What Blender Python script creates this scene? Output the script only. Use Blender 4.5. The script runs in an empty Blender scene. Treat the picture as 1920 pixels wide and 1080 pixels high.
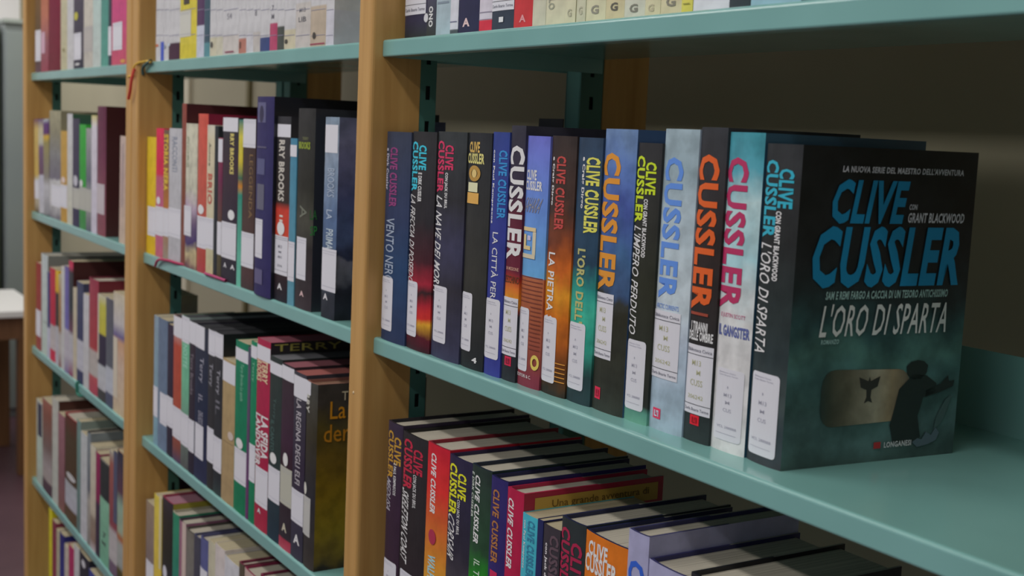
import bpy, bmesh, math
from mathutils import Vector, Matrix
C = bpy.context.scene
COL = C.collection

# ---------------------------------------------------------------- camera
YAW, PITCH, ROLL, FPX = (1.013041, -0.120897, 0.044833, 2347.115918)
CAMLOC = (1.22495, -0.58904, -0.09522)
fw = Vector((-math.sin(YAW)*math.cos(PITCH), math.cos(YAW)*math.cos(PITCH), math.sin(PITCH)))
rt = Vector((math.cos(YAW), math.sin(YAW), 0)); up = rt.cross(fw)
r2 = rt*math.cos(ROLL)+up*math.sin(ROLL); u2 = up*math.cos(ROLL)-rt*math.sin(ROLL)
cd = bpy.data.cameras.new('camera'); cam = bpy.data.objects.new('camera', cd); COL.objects.link(cam)
M = Matrix((r2, u2, -fw)).transposed().to_4x4(); M.translation = Vector(CAMLOC); cam.matrix_world = M
cd.sensor_width = 36; cd.lens = FPX/1920*36; cd.clip_start = .02
cd.dof.use_dof = True; cd.dof.focus_distance = 1.12; cd.dof.aperture_fstop = 9.0
C.camera = cam

# ---------------------------------------------------------------- light
w = bpy.data.worlds.new('world'); C.world = w; w.use_nodes = True
w.node_tree.nodes['Background'].inputs[0].default_value = (.80, .84, 1.0, 1)
w.node_tree.nodes['Background'].inputs[1].default_value = .2
def area(name, loc, rot, sx, sy, e, col=(1, .97, .93)):
    l = bpy.data.lights.new(name, 'AREA'); l.shape = 'RECTANGLE'; l.size = sx; l.size_y = sy; l.energy = e; l.color = col
    o = bpy.data.objects.new(name, l); COL.objects.link(o); o.location = loc; o.rotation_euler = rot
    return o
LIGHTS = [(.7, -.95, 10), (-1.1, -.95, 11), (-2.9, -.95, 10), (-4.6, .1, 25), (.7, -1.75, 15), (-1.8, -1.75, 15)]
for i, (x, y, e) in enumerate(LIGHTS):
    area('ceiling_light_glow', (x, y, 1.19), (0, 0, 0), 1.9, .13, e)
C.view_settings.view_transform = 'Standard'; C.view_settings.look = 'None'
C.view_settings.exposure = .25; C.view_settings.gamma = 1; C.view_settings.use_curve_mapping = False
C.cycles.max_bounces = 6; C.cycles.diffuse_bounces = 4

# ---------------------------------------------------------------- helpers
GAIN = 1.75      # photographed colour of a front facing surface -> its albedo
def lin(h, gain=None):
    h = h.lstrip('#'); g = GAIN if gain is None else gain
    out = []
    for i in (0, 2, 4):
        c = int(h[i:i+2], 16)/255
        c = c/12.92 if c <= .04045 else ((c+.055)/1.055)**2.4
        out.append(min(.86, c*g))
    return (*out, 1)
MATS = {}
def bsdf(m): return m.node_tree.nodes['Principled BSDF']
def flat(h, rough=.5, gain=None, metal=0, spec=.5):
    k = ('f', h, rough, gain, metal, spec)
    if k not in MATS:
        m = bpy.data.materials.new('paint_'+h.strip('#')); m.use_nodes = True; b = bsdf(m)
        b.inputs['Base Color'].default_value = lin(h, gain); b.inputs['Roughness'].default_value = rough
        b.inputs['Metallic'].default_value = metal; b.inputs['Specular IOR Level'].default_value = spec
        MATS[k] = m
    return MATS[k]
def noisy(name, h1, h2, scale=(20, 20, 20), rough=.5, detail=3, lo=.3, hi=.7, bump=0, gain=None, spec=.5):
    m = bpy.data.materials.new(name); m.use_nodes = True; t = m.node_tree; b = bsdf(m)
    tc = t.nodes.new('ShaderNodeTexCoord'); mp = t.nodes.new('ShaderNodeMapping'); mp.inputs['Scale'].default_value = scale
    n = t.nodes.new('ShaderNodeTexNoise'); n.inputs['Scale'].default_value = 1; n.inputs['Detail'].default_value = detail
    r = t.nodes.new('ShaderNodeValToRGB'); r.color_ramp.elements[0].position = lo; r.color_ramp.elements[1].position = hi
    r.color_ramp.elements[0].color = lin(h1, gain); r.color_ramp.elements[1].color = lin(h2, gain)
    t.links.new(tc.outputs['Object'], mp.inputs[0]); t.links.new(mp.outputs[0], n.inputs['Vector'])
    t.links.new(n.outputs['Fac'], r.inputs[0]); t.links.new(r.outputs[0], b.inputs['Base Color'])
    b.inputs['Roughness'].default_value = rough
    b.inputs['Specular IOR Level'].default_value = spec
    if bump:
        bp = t.nodes.new('ShaderNodeBump'); bp.inputs['Strength'].default_value = bump; bp.inputs['Distance'].default_value = .001
        t.links.new(n.outputs['Fac'], bp.inputs['Height']); t.links.new(bp.outputs[0], b.inputs['Normal'])
    return m
def art(st, n=0, rough=.5, axis=2, seed=0):
    """printed paper: a colour ramp up the book (Generated Z), its edges and tone broken by noise"""
    k = ('a', tuple(st), n, rough, axis, seed)
    if k in MATS: return MATS[k]
    m = bpy.data.materials.new('printed_jacket'); m.use_nodes = True; t = m.node_tree; b = bsdf(m)
    tc = t.nodes.new('ShaderNodeTexCoord'); sp = t.nodes.new('ShaderNodeSeparateXYZ'); t.links.new(tc.outputs['Generated'], sp.inputs[0])
    fac = sp.outputs[axis]
    r = t.nodes.new('ShaderNodeValToRGB'); cr = r.color_ramp
    cr.elements[0].position = st[0][0]; cr.elements[0].color = lin(st[0][1])
    cr.elements[1].position = st[-1][0]; cr.elements[1].color = lin(st[-1][1])
    for p, h in st[1:-1]:
        e = cr.elements.new(p); e.color = lin(h)
    out = r.outputs[0]
    nz = t.nodes.new('ShaderNodeTexNoise'); nz.inputs['Scale'].default_value = 26; nz.inputs['Detail'].default_value = 3
    t.links.new(tc.outputs['Object'], nz.inputs['Vector'])
    if n:
        ma = t.nodes.new('ShaderNodeMath'); ma.operation = 'MULTIPLY_ADD'; ma.inputs[1].default_value = .22*n; ma.inputs[2].default_value = -.11*n
        ad = t.nodes.new('ShaderNodeMath'); ad.operation = 'ADD'
        t.links.new(nz.outputs['Fac'], ma.inputs[0]); t.links.new(ma.outputs[0], ad.inputs[0]); t.links.new(fac, ad.inputs[1]); fac = ad.outputs[0]
    t.links.new(fac, r.inputs[0])
    mx = t.nodes.new('ShaderNodeMixRGB'); mx.blend_type = 'MULTIPLY'; mx.inputs[0].default_value = .35+.3*min(n, 1)
    n2 = t.nodes.new('ShaderNodeTexNoise'); n2.inputs['Scale'].default_value = 60; n2.inputs['Detail'].default_value = 4
    t.links.new(tc.outputs['Object'], n2.inputs['Vector'])
    r3 = t.nodes.new('ShaderNodeValToRGB'); r3.color_ramp.elements[0].position = .35; r3.color_ramp.elements[0].color = (.62, .62, .62, 1); r3.color_ramp.elements[1].position = .6
    t.links.new(n2.outputs['Fac'], r3.inputs[0]); t.links.new(out, mx.inputs[1]); t.links.new(r3.outputs[0], mx.inputs[2])
    t.links.new(mx.outputs[0], b.inputs['Base Color'])
    b.inputs['Roughness'].default_value = rough; b.inputs['Specular IOR Level'].default_value = .22
    MATS[k] = m
    return m
def link(name, me, parent=None, mats=()):
    o = bpy.data.objects.new(name, me); COL.objects.link(o)
    for m in mats: me.materials.append(m)
    if parent: o.parent = parent
    return o
def bmobj(name, bm, mats, parent=None, smooth=False):
    me = bpy.data.meshes.new(name); bm.normal_update(); bm.to_mesh(me); bm.free()
    if smooth:
        for p in me.polygons: p.use_smooth = True
    return link(name, me, parent, mats if isinstance(mats, (list, tuple)) else [mats])
def pyobj(name, vs, fs, mats, parent=None, mi=None, smooth=False):
    me = bpy.data.meshes.new(name); me.from_pydata(vs, [], fs); me.update()
    o = link(name, me, parent, mats if isinstance(mats, (list, tuple)) else [mats])
    if mi:
        for p, i in zip(me.polygons, mi): p.material_index = i
    if smooth:
        for p in me.polygons: p.use_smooth = True
    return o
def addbox(bm, x0, x1, y0, y1, z0, z1):
    v = [bm.verts.new(p) for p in ((x0,y0,z0),(x1,y0,z0),(x1,y1,z0),(x0,y1,z0),(x0,y0,z1),(x1,y0,z1),(x1,y1,z1),(x0,y1,z1))]
    for f in ((0,3,2,1),(4,5,6,7),(0,1,5,4),(1,2,6,5),(2,3,7,6),(3,0,4,7)): bm.faces.new([v[i] for i in f])
def boxobj(name, b, mats, parent=None, bev=0, seg=2):
    bm = bmesh.new(); addbox(bm, *b)
    if bev: bmesh.ops.bevel(bm, geom=bm.edges[:], offset=bev, segments=seg, affect='EDGES', profile=.5)
    return bmobj(name, bm, mats, parent)
def empty(name, loc, label, cat, group=None, rz=0, ry=0):
    o = bpy.data.objects.new(name, None); COL.objects.link(o); o.location = loc; o.rotation_euler = (0, ry, rz)
    o.empty_display_size = .02; tag(o, label, cat, group); return o
def tag(o, label, cat, group=None):
    o['label'] = label; o['category'] = cat
    if group: o['group'] = group
def struct(o): o['kind'] = 'structure'; return o

# ---- flat print: 2-D shapes laid on a surface by a mapping function
TXT = {}
def textmesh(s, bold):
    """filled letters in a 0..1 x 0..1 box -> (verts, faces)"""
    k = (s, bold)
    if k in TXT: return TXT[k]
    cu = bpy.data.curves.new('t', 'FONT'); cu.body = s; cu.size = 1; cu.resolution_u = 2; cu.fill_mode = 'FRONT'
    cu.offset = .036*bold if bold else .004; cu.space_character = 1.08 if bold else 1.0
    o = bpy.data.objects.new('t', cu)
    me = bpy.data.meshes.new_from_object(o)
    vs = [(v.co.x, v.co.y) for v in me.vertices]; fs = [tuple(p.vertices) for p in me.polygons]
    bpy.data.objects.remove(o); bpy.data.curves.remove(cu); bpy.data.meshes.remove(me)
    if vs:
        x0 = min(v[0] for v in vs); x1 = max(v[0] for v in vs); y0 = min(v[1] for v in vs); y1 = max(v[1] for v in vs)
        vs = [((a-x0)/max(x1-x0, 1e-6), (b-y0)/max(y1-y0, 1e-6)) for a, b in vs]
    TXT[k] = (vs, fs); return TXT[k]
def shape(kind, *a):
    if kind == 'rect':
        return [(0, 0), (1, 0), (1, 1), (0, 1)], [(0, 1, 2, 3)]
    if kind == 'disc':
        n = 20; return [(.5+.5*math.cos(6.2832*i/n), .5+.5*math.sin(6.2832*i/n)) for i in range(n)], [tuple(range(n))]
    if kind == 'ring':
        n = 20; vs = [(.5+k*math.cos(6.2832*i/n), .5+k*math.sin(6.2832*i/n)) for k in (.5, .26) for i in range(n)]
        return vs, [(i, (i+1) % n, n+(i+1) % n, n+i) for i in range(n)]
    if kind == 'round':     # rounded rectangle, a = corner radii as fractions
        rx, ry = a; vs = []
        for cx, cy, s in ((1-rx, 1-ry, 0), (rx, 1-ry, 1), (rx, ry, 2), (1-rx, ry, 3)):
            for i in range(5):
                t = (s+i/4)*math.pi/2; vs.append((cx+rx*math.cos(t), cy+ry*math.sin(t)))
        return vs, [tuple(range(20))]
def lay(name, pieces, fn, mats, parent, cuts=()):
    """pieces: (verts, faces, map2d, material index); map2d gives (u along x, z); fn(x, z) gives the 3-D point"""
    bm = bmesh.new()
    for vs, fs, mp, mi in pieces:
        bv = [bm.verts.new((*mp(a, b), 0)) for a, b in vs]
        for f in fs:
            try:
                nf = bm.faces.new([bv[i] for i in f]); nf.material_index = mi
            except ValueError: pass
    for c in cuts:
        bmesh.ops.bisect_plane(bm, geom=bm.verts[:]+bm.edges[:]+bm.faces[:], plane_co=(c, 0, 0), plane_no=(1, 0, 0))
    for v in bm.verts: v.co = fn(v.co.x, v.co.y)
    return bmobj(name, bm, mats, parent)

ROWS = [
('B1', -0.32, "on the front bay's middle shelf", [
{'L':'navy hardback with magenta author name,beside the upright','x':0.0075,'w':0.0564,'h':0.2236,'d':0.158,'y':0.003,'k':'h','st':[(0,'#26304a'),(0.35,'#223a5a'),(0.6,'#2a3450'),(1,'#303646')],'e':[('v','CLIVE CUSSLER',0.22,0.55,0.2073,0.144,'#7a3466',1,0),('v','e Dirk Cussler',0.03,0.16,0.2062,0.1616,'#a8a8b8',1,0),('v','VENTO NERO',0.12,0.5,0.1323,0.0627,'#8c98a8',0,0),('A',0.0,0.52,0.0687,0.0113)],'rim':'#1c2438'},
{'L':'black hardback with cyan author name and red flames','x':0.0642,'w':0.0513,'h':0.2249,'d':0.158,'y':0.0049,'k':'h','st':[(0,'#30181f'),(0.07,'#4a1420'),(0.12,'#d08a28'),(0.15,'#b02a24'),(0.22,'#8c1c28'),(0.26,'#241a1c'),(0.31,'#8a2030'),(0.42,'#3a1820'),(0.6,'#242226'),(1,'#2a2a2c')],'e':[('v','CUSSLER',0.02,0.32,0.2147,0.1635,'#30a4b8',1,0),('v','CLIVE',0.36,0.68,0.2113,0.1861,'#30a4b8',1,0),('v','E DIRK CUSSLER',0.36,0.52,0.1833,0.1536,'#e4e4ea',1,0),('v','LA FRECCIA DI POSEIDONE',0.0,0.27,0.1593,0.0579,'#e4e4ea',0,0.15),('A',0.0,0.5,0.0709,0.0137)],'rim':'#181818','n':0.5},
{'L':'black hardback with crimson author name and bold white title','x':0.1158,'w':0.0576,'h':0.226,'d':0.158,'y':0.0068,'k':'h','st':[(0,'#33344a'),(0.3,'#2a2830'),(0.5,'#34344a'),(0.7,'#28282c'),(1,'#303436')],'e':[('v','CUSSLER',0.02,0.3,0.217,0.1655,'#b02850',1,0),('v','CLIVE',0.33,0.63,0.213,0.1886,'#b02850',1,0),('v','CON JACK DU BRUL',0.33,0.46,0.1859,0.1505,'#e4e4ea',1,0),('v','LA NAVE DEI MORTI',0.02,0.28,0.1614,0.065,'#e4e4ea',0.4,0.15),('A',0.08,0.58,0.0728,0.0161)],'rim':'#1a1a1e','n':0.6},
{'L':'black hardback with small gold lettering and round gold emblem','x':0.1737,'w':0.0432,'h':0.2262,'d':0.158,'y':0.0087,'k':'h','st':[(0,'#1e2224'),(0.4,'#2e2e2a'),(1,'#26282c')],'e':[('h','CLIVE',0.1,0.58,0.2177,0.2073,'#c89a50',1,0),('h','CUSSLER',0.02,0.78,0.2068,0.1968,'#c8b470',1,0),('o','emblem',0.12,0.66,0.1953,0.1801,'#9a7838'),('o','emblem_centre',0.28,0.5,0.1916,0.1837,'#c8a468'),('r','printed_patch',0.12,0.56,0.179,0.1701,'#d0c898'),('h','LUNA',0.16,0.52,0.178,0.1711,'#8c8450',0,0),('r','printed_patch',0.08,0.62,0.1693,0.159,'#d09048'),('h',"D'ORO",0.12,0.58,0.1682,0.1601,'#a85030',0,0),('A',0.0,0.52,0.0731,0.0165),('h','4',0.6,0.8,0.0124,0.007,'#e4e4ea',1,0)],'rim':'#141416'},
{'L':'royal blue hardback with pale blue author name','x':0.2171,'w':0.029,'h':0.2277,'d':0.158,'y':0.0106,'k':'h','st':[(0,'#30367a'),(0.6,'#2c3478'),(1,'#2e3c78')],'e':[('v','CLIVE CUSSLER',0.5,0.95,0.2112,0.148,'#2e7ab0',1,0),('v','con Paul Kemprecos',0.08,0.26,0.2112,0.1429,'#e4e4ea',1,0),('v','LA CITTÀ PERDUTA',0.3,0.72,0.1351,0.0452,'#c0c4e0',0,0),('A',0.0,0.9,0.0728,0.0162)],'rim':'#1c2048'},
{'L':'tall black and maroon hardback with huge white author surname','x':0.2465,'w':0.0241,'h':0.2342,'d':0.158,'y':0.0125,'k':'h','st':[(0,'#24282c'),(0.26,'#24282c'),(0.28,'#6a2820'),(0.32,'#d08020'),(0.37,'#d0662a'),(0.41,'#8a2c24'),(0.44,'#5a2030'),(0.66,'#50202e'),(0.75,'#30283a'),(1,'#30303a')],'e':[('v','CUSSLER',0.02,1.02,0.2162,0.1122,'#eeeef2',1,0),('h','IN MISSIONE',0.1,0.95,0.1058,0.1027,'#d09080',0,0),('h','ZECCHINO',0.0,1.0,0.0976,0.091,'#403018',0,0),('B',-0.02,1.0,0.0777,0.024),('g',0.3,0.75,0.023,0.0144,'#b02040','#701830')],'rim':'#101014','n':0.3},
{'L':'hardback with sky blue upper spine and terracotta foot','x':0.2708,'w':0.0365,'h':0.2256,'d':0.158,'y':0.0144,'k':'h','st':[(0,'#6a2a38'),(0.05,'#70303a'),(0.1,'#7a3c34'),(0.3,'#8e4e34'),(0.43,'#94563a'),(0.44,'#94563a'),(0.445,'#5a90c8'),(0.7,'#5a7cbc'),(1,'#6064b0')],'e':[('h','CLIVE',0.05,0.55,0.1956,0.1863,'#e8e4ec',1,0),('h','CUSSLER',0.02,0.8,0.1858,0.1772,'#e8e4ec',1,0),('h','SAHARA',0.03,0.8,0.171,0.1575,'#76747c',0,0.3),('r','maze_band',0.02,0.64,0.1444,0.1409,'#c0a880'),('r','maze_band',0.5,0.64,0.1409,0.1203,'#b0a890'),('r','maze_band',0.02,0.64,0.1203,0.1165,'#b0a890'),('r','maze_band',0.06,0.2,0.1377,0.124,'#c8a878'),('r','maze_band',0.2,0.42,0.1275,0.124,'#c8a878'),('r','maze_band',0.26,0.42,0.1369,0.1327,'#a8a4c0'),('r','print_line',0.02,0.97,0.1003,0.0996,'#6a3428'),('r','print_line',0.02,0.97,0.0966,0.0958,'#6a3428'),('r','print_line',0.02,0.97,0.0928,0.0921,'#6a3428'),('r','print_line',0.02,0.97,0.0891,0.0883,'#6a3428'),('r','print_line',0.02,0.97,0.0853,0.0845,'#6a3428'),('r','print_line',0.02,0.97,0.0815,0.0808,'#6a3428'),('r','print_line',0.02,0.97,0.0778,0.077,'#6a3428'),('r','print_line',0.54,0.97,0.074,0.0732,'#6a3428'),('r','print_line',0.54,0.97,0.0702,0.0695,'#6a3428'),('r','print_line',0.54,0.97,0.0664,0.0657,'#6a3428'),('r','print_line',0.54,0.97,0.0627,0.0619,'#6a3428'),('r','print_line',0.54,0.97,0.0589,0.0581,'#6a3428'),('r','print_line',0.54,0.97,0.0551,0.0543,'#6a3428'),('r','print_line',0.54,0.97,0.0513,0.0506,'#6a3428'),('r','print_line',0.54,0.97,0.0475,0.0468,'#6a3428'),('r','print_line',0.54,0.97,0.0437,0.043,'#6a3428'),('r','print_line',0.54,0.97,0.0399,0.0392,'#6a3428'),('r','print_line',0.54,0.97,0.0361,0.0354,'#6a3428'),('o','gold_ring',0.66,0.98,0.0311,0.0171,'#d0a850'),('A',0.0,0.5,0.0715,0.0138),('h','EDITORI & C.',0.03,0.7,0.0112,0.0082,'#d0c0c8',0,0)],'rim':'#343c80'},
{'L':'brown hardback with orange fire glow,red author name','x':0.3076,'w':0.0378,'h':0.2266,'d':0.158,'y':0.0163,'k':'h','st':[(0,'#2a2620'),(0.08,'#4a3018'),(0.2,'#8a4818'),(0.3,'#b06018'),(0.42,'#c07c20'),(0.5,'#a8541c'),(0.6,'#6a3620'),(0.72,'#3c2c26'),(1,'#322a28')],'e':[('v','CLIVE CUSSLER',0.3,0.68,0.2093,0.1451,'#a03c38',1,0),('v','e Craig Dirgo',0.08,0.22,0.2085,0.1663,'#e4e4ea',1,0),('v','LA PIETRA SACRA',0.12,0.42,0.1253,0.0349,'#e4e4ea',0.6,0),('A',0.0,0.62,0.0688,0.0106),('r','print_line',0.62,0.98,0.03,0.029,'#b07830'),('r','print_line',0.62,0.98,0.026,0.025,'#b07830'),('r','print_line',0.62,0.98,0.022,0.021,'#b07830'),('r','print_line',0.62,0.98,0.0181,0.0171,'#b07830'),('r','print_line',0.62,0.98,0.0141,0.0131,'#b07830')],'rim':'#181414','n':1.2},
{'L':'dark teal hardback with yellow author name','x':0.3457,'w':0.0348,'h':0.2262,'d':0.158,'y':0.0182,'k':'h','st':[(0,'#243438'),(0.1,'#243c3c'),(0.25,'#2a8c78'),(0.36,'#38a088'),(0.46,'#247c74'),(0.52,'#243c50'),(1,'#2c3c50')],'e':[('v','CLIVE CUSSLER',0.44,0.96,0.21,0.146,'#c8b850',1,0),('v','e Craig Dirgo',0.24,0.4,0.21,0.1666,'#e4e4ea',1,0),('v',"L'ORO DELL'INCA",0.25,0.6,0.1326,0.0412,'#9a9860',1,0),('A',0.02,0.74,0.0692,0.0116)],'rim':'#141c24','n':1.2},
{'L':'thick blue and black hardback with orange surname','x':0.3808,'w':0.0432,'h':0.2341,'d':0.158,'y':0.0201,'k':'h','st':[(0,'#2c302a'),(0.36,'#28281e'),(0.42,'#2e302c'),(0.46,'#344868'),(0.55,'#3a5a80'),(0.7,'#3c4c88'),(0.85,'#506aa0'),(1,'#60789a')],'e':[('v','CUSSLER',0.0,0.6,0.2147,0.1005,'#d87c28',1,0),('B',0.0,0.6,0.0991,0.0445),('g',0.12,0.32,0.0197,0.0097,'#c02040','#801830')],'rim':'#20304a','side':'#30486c','n':1.3},
{'L':'shorter black hardback with lime green author name','x':0.4243,'w':0.0299,'h':0.224,'d':0.158,'y':0.022,'k':'h','st':[(0,'#5a8a78'),(0.04,'#4a7a6c'),(0.06,'#262a26'),(0.5,'#26281e'),(1,'#2c2c2e')],'e':[('v','CUSSLER',0.0,0.4,0.2138,0.1604,'#a8c820',1,0),('v','CLIVE',0.44,0.86,0.2091,0.1835,'#a8c820',1,0),('v','CON GRANT BLACKWOOD',0.42,0.6,0.1799,0.1335,'#e4e4ea',1,0),('v',"L'IMPERO PERDUTO",0.02,0.38,0.1571,0.0707,'#e4e4ea',0,0.15),('A',0.03,0.85,0.0666,0.0101)],'rim':'#161816','n':0.3},
{'L':'thick pale grey hardback with blue author surname','x':0.4544,'w':0.0407,'h':0.2356,'d':0.158,'y':0.0239,'k':'h','st':[(0,'#8a9ca8'),(0.15,'#8c9eac'),(0.3,'#a0acbc'),(0.45,'#a8b4c8'),(0.7,'#98a8b0'),(0.85,'#7e9098'),(1,'#8a9ca4')],'e':[('v','CUSSLER',0.08,0.66,0.214,0.1041,'#5078c0',1,0),('h','ARCTIC CURRENTS',0.05,0.75,0.1001,0.0964,'#5878b0',0,0),('B',0.0,0.82,0.0948,0.0416),('g',0.15,0.4,0.0172,0.0089,'#c03050','#a0a8b8')],'rim':'#50606c','side':'#90a0b0','n':1.6},
{'L':'thick black hardback with orange author surname','x':0.4955,'w':0.0294,'h':0.2376,'d':0.138,'y':0.0258,'k':'h','st':[(0,'#283030'),(0.12,'#242c2c'),(0.3,'#262626'),(0.6,'#2a2220'),(1,'#303236')],'e':[('v','CUSSLER',0.0,0.82,0.2176,0.1006,'#d8501c',1,0),('r','printed_patch',0.05,0.75,0.0992,0.097,'#803828'),('h','I TIRANNI',0.1,0.75,0.092,0.0848,'#e4e4ea',1,0),('h','DELLE OMBRE',0.02,0.95,0.0848,0.0775,'#e4e4ea',1,0),('B',0.0,1.0,0.0744,0.0214),('g',0.3,0.65,0.0207,0.0131,'#c01828','#801018')],'rim':'#16181a','n':0.5},
{'L':'thick icy white hardback with crimson author surname','x':0.5252,'w':0.0367,'h':0.2347,'d':0.169,'y':0.0277,'k':'h','st':[(0,'#c8d0dc'),(0.3,'#c0c8d4'),(0.45,'#b8c8d4'),(0.6,'#90b4c0'),(0.75,'#a0b8c0'),(0.88,'#4a8c9a'),(1,'#3a808c')],'e':[('v','CUSSLER',0.0,0.66,0.2167,0.1061,'#982850',1,0),('h','E JUSTIN SCOTT',0.1,0.82,0.103,0.099,'#a05070',0,0),('h','IL GANGSTER',0.05,0.95,0.0942,0.0859,'#4a5488',1,0),('A',0.1,0.9,0.062,0.0085)],'rim':'#405868','side':'#2c4c60','n':1.5},
]),
('C1', -0.64, "on the front bay's lower shelf", [
{'L':'dark maroon hardback with dull gold author name','x':0.0343,'w':0.0342,'h':0.2348,'d':0.16,'y':0.003,'k':'h','st':[(0,'#2c2028'),(0.6,'#302030'),(1,'#302838')],'e':[('v','CLIVE',0.55,0.95,0.2209,0.1904,'#a07a28',1,0),('v','CUSSLER',0.1,0.5,0.2256,0.1728,'#a07a28',1,0),('v','E PAUL KEMPRECOS',0.55,0.72,0.1916,0.1568,'#e4e4ea',0.5,0),('v','MEDUSA',0.05,0.4,0.1716,0.1361,'#9a98a0',0,0.2),('A',0,0.9,0.0824,0.0343)],'rim':'#15131c'},
{'L':'black hardback with red author name and white italic title','x':0.0688,'w':0.0562,'h':0.2314,'d':0.16,'y':0.003,'k':'h','st':[(0,'#2c2028'),(0.5,'#242022'),(1,'#262426')],'e':[('v','CLIVE',0.52,0.86,0.2184,0.1921,'#a02038',1,0),('v','CUSSLER',0.1,0.48,0.2252,0.1715,'#a02038',1,0),('v','CON JACK DU BRUL',0.5,0.66,0.191,0.1554,'#e4e4ea',0.5,0),('v','SKELETON COAST',0.08,0.38,0.1692,0.0928,'#e4e4ea',0.4,0.2),('A',0.1,0.7,0.0829,0.0436)],'rim':'#121212'},
{'L':'red to orange hardback with white author name','x':0.1253,'w':0.0457,'h':0.2331,'d':0.16,'y':0.003,'k':'h','st':[(0,'#c89428'),(0.4,'#b8842a'),(0.6,'#b06028'),(0.7,'#b04a28'),(0.8,'#b82c28'),(1,'#a81c2c')],'e':[('v','CLIVE CUSSLER',0.25,0.5,0.2237,0.1611,'#f0e8e8',1,0.1),('o','printed_figure',0.25,0.6,0.1455,0.1298,'#902840'),('v','WALHALLA',0.25,0.6,0.1186,0.0735,'#8ab0b8',1,0)],'rim':'#701828'},
{'L':'black and violet hardback with yellow author name','x':0.1713,'w':0.0449,'h':0.2309,'d':0.16,'y':0.003,'k':'h','st':[(0,'#48444c'),(0.45,'#3c3840'),(0.6,'#262430'),(1,'#28243c')],'e':[('v','CLIVE',0.48,0.82,0.2172,0.1915,'#c8c820',1,0),('v','CUSSLER',0.06,0.44,0.2236,0.1721,'#c8c820',1,0),('v','CON JACK DU BRUL',0.45,0.6,0.1904,0.1548,'#e4e4ea',0.5,0),('v','CORSAIR',0.06,0.4,0.171,0.1265,'#c0c0cc',0,0.25)],'rim':'#181434','n':0.5},
{'L':'dark green hardback with bright green glow','x':0.2165,'w':0.0364,'h':0.2325,'d':0.16,'y':0.003,'k':'h','st':[(0,'#1c3c20'),(0.3,'#206c1c'),(0.45,'#2c9c20'),(0.55,'#207020'),(0.65,'#24402c'),(1,'#24302c')],'e':[('v','CLIVE CUSSLER',0.25,0.52,0.2237,0.1568,'#e4e4ea',1,0.12),('v','E DIRK CUSSLER',0.02,0.18,0.2248,0.1804,'#b0b8b0',0.5,0),('v','IL TESORO',0.35,0.65,0.1421,0.0932,'#a8b8a8',0,0)],'rim':'#141c2c','n':0.8},
{'L':'indigo hardback with brownish gold author name','x':0.2532,'w':0.0289,'h':0.2305,'d':0.16,'y':0.003,'k':'h','st':[(0,'#2c2058'),(1,'#2a2458')],'e':[('v','CLIVE CUSSLER',0.2,0.62,0.2193,0.1487,'#906034',1,0),('r','printed_patch',0.2,0.65,0.1415,0.1156,'#a82048')],'rim':'#141438'},
{'L':'crimson hardback with yellow banner across its cover','x':0.2824,'w':0.0277,'h':0.227,'d':0.16,'y':0.003,'k':'h','st':[(0,'#90183c'),(1,'#981c3c')],'e':[('v','CLIVE CUSSLER',0.12,0.5,0.2181,0.1519,'#f0dce4',1,0.12)],'rim':'#8c1838','side':'#8c1c34','sx':[('r','banner',0.013,0.1535,0.222,0.205,'#a08038'),('t','Una grande avventura di',0.0315,0.1424,0.2185,0.2095,'#5c4418')]},
{'L':'thin turquoise paperback with cream pages','x':0.3104,'w':0.0248,'h':0.2109,'d':0.125,'y':0.003,'k':'p','st':[(0,'#3c94a4'),(1,'#3c98a8')],'e':[('v','CLIVE CUSSLER',0.4,0.85,0.2069,0.1547,'#2c6c88',1,0),('v','con Paul Kemprecos',0.1,0.3,0.205,0.1607,'#b8d8e0',0.5,0)],'rim':'#3c94a4'},
{'L':'thin dark blue paperback','x':0.3356,'w':0.009,'h':0.2123,'d':0.12,'y':0.003,'k':'p','st':[(0,'#20244c'),(1,'#20244c')],'e':[],'rim':'#20244c'},
{'L':'short dark grey paperback with pink grey lettering','x':0.3448,'w':0.0259,'h':0.2111,'d':0.13,'y':0.003,'k':'p','st':[(0,'#302c34'),(1,'#322e34')],'e':[('v','con Jack du Brul',0.15,0.35,0.1951,0.147,'#c0b8c0',1,0),('v','CUSSLER',0.45,0.95,0.2046,0.147,'#504048',1,0)],'rim':'#302c34'},
{'L':'black hardback with author name in large dull red letters','x':0.371,'w':0.0355,'h':0.2254,'d':0.16,'y':0.003,'k':'h','st':[(0,'#24282a'),(1,'#262c2e')],'e':[('v','CUSSLER',0.02,0.45,0.2174,0.1527,'#8c1c3c',1,0),('v','CLIVE',0.5,0.92,0.2081,0.1621,'#8c1c3c',1,0)],'rim':'#181c38'},
{'L':'orange hardback with two line white author name','x':0.4068,'w':0.0579,'h':0.2238,'d':0.16,'y':0.003,'k':'h','st':[(0,'#b45c20'),(1,'#b8641c')],'e':[('h','CLIVE',0.1,0.58,0.2173,0.2047,'#e4e4ea',1,0),('h','CUSSLER',0.02,0.8,0.2056,0.1902,'#e4e4ea',1,0)],'rim':'#181c3c'},
{'L':'lavender grey hardback with the start of blue lettering','x':0.465,'w':0.0257,'h':0.242,'d':0.16,'y':0.003,'k':'h','st':[(0,'#8c8ca8'),(1,'#8c8ca8')],'e':[('v','CUSSLER',0.1,0.9,0.2192,0.1094,'#2850a8',1,0)],'rim':'#2c2c50'},
{'L':'second lavender hardback,frayed at its head','x':0.4911,'w':0.0495,'h':0.2254,'d':0.16,'y':0.003,'k':'h','st':[(0,'#8888a4'),(1,'#8c8ca8')],'e':[],'rim':'#24244c'},
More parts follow.
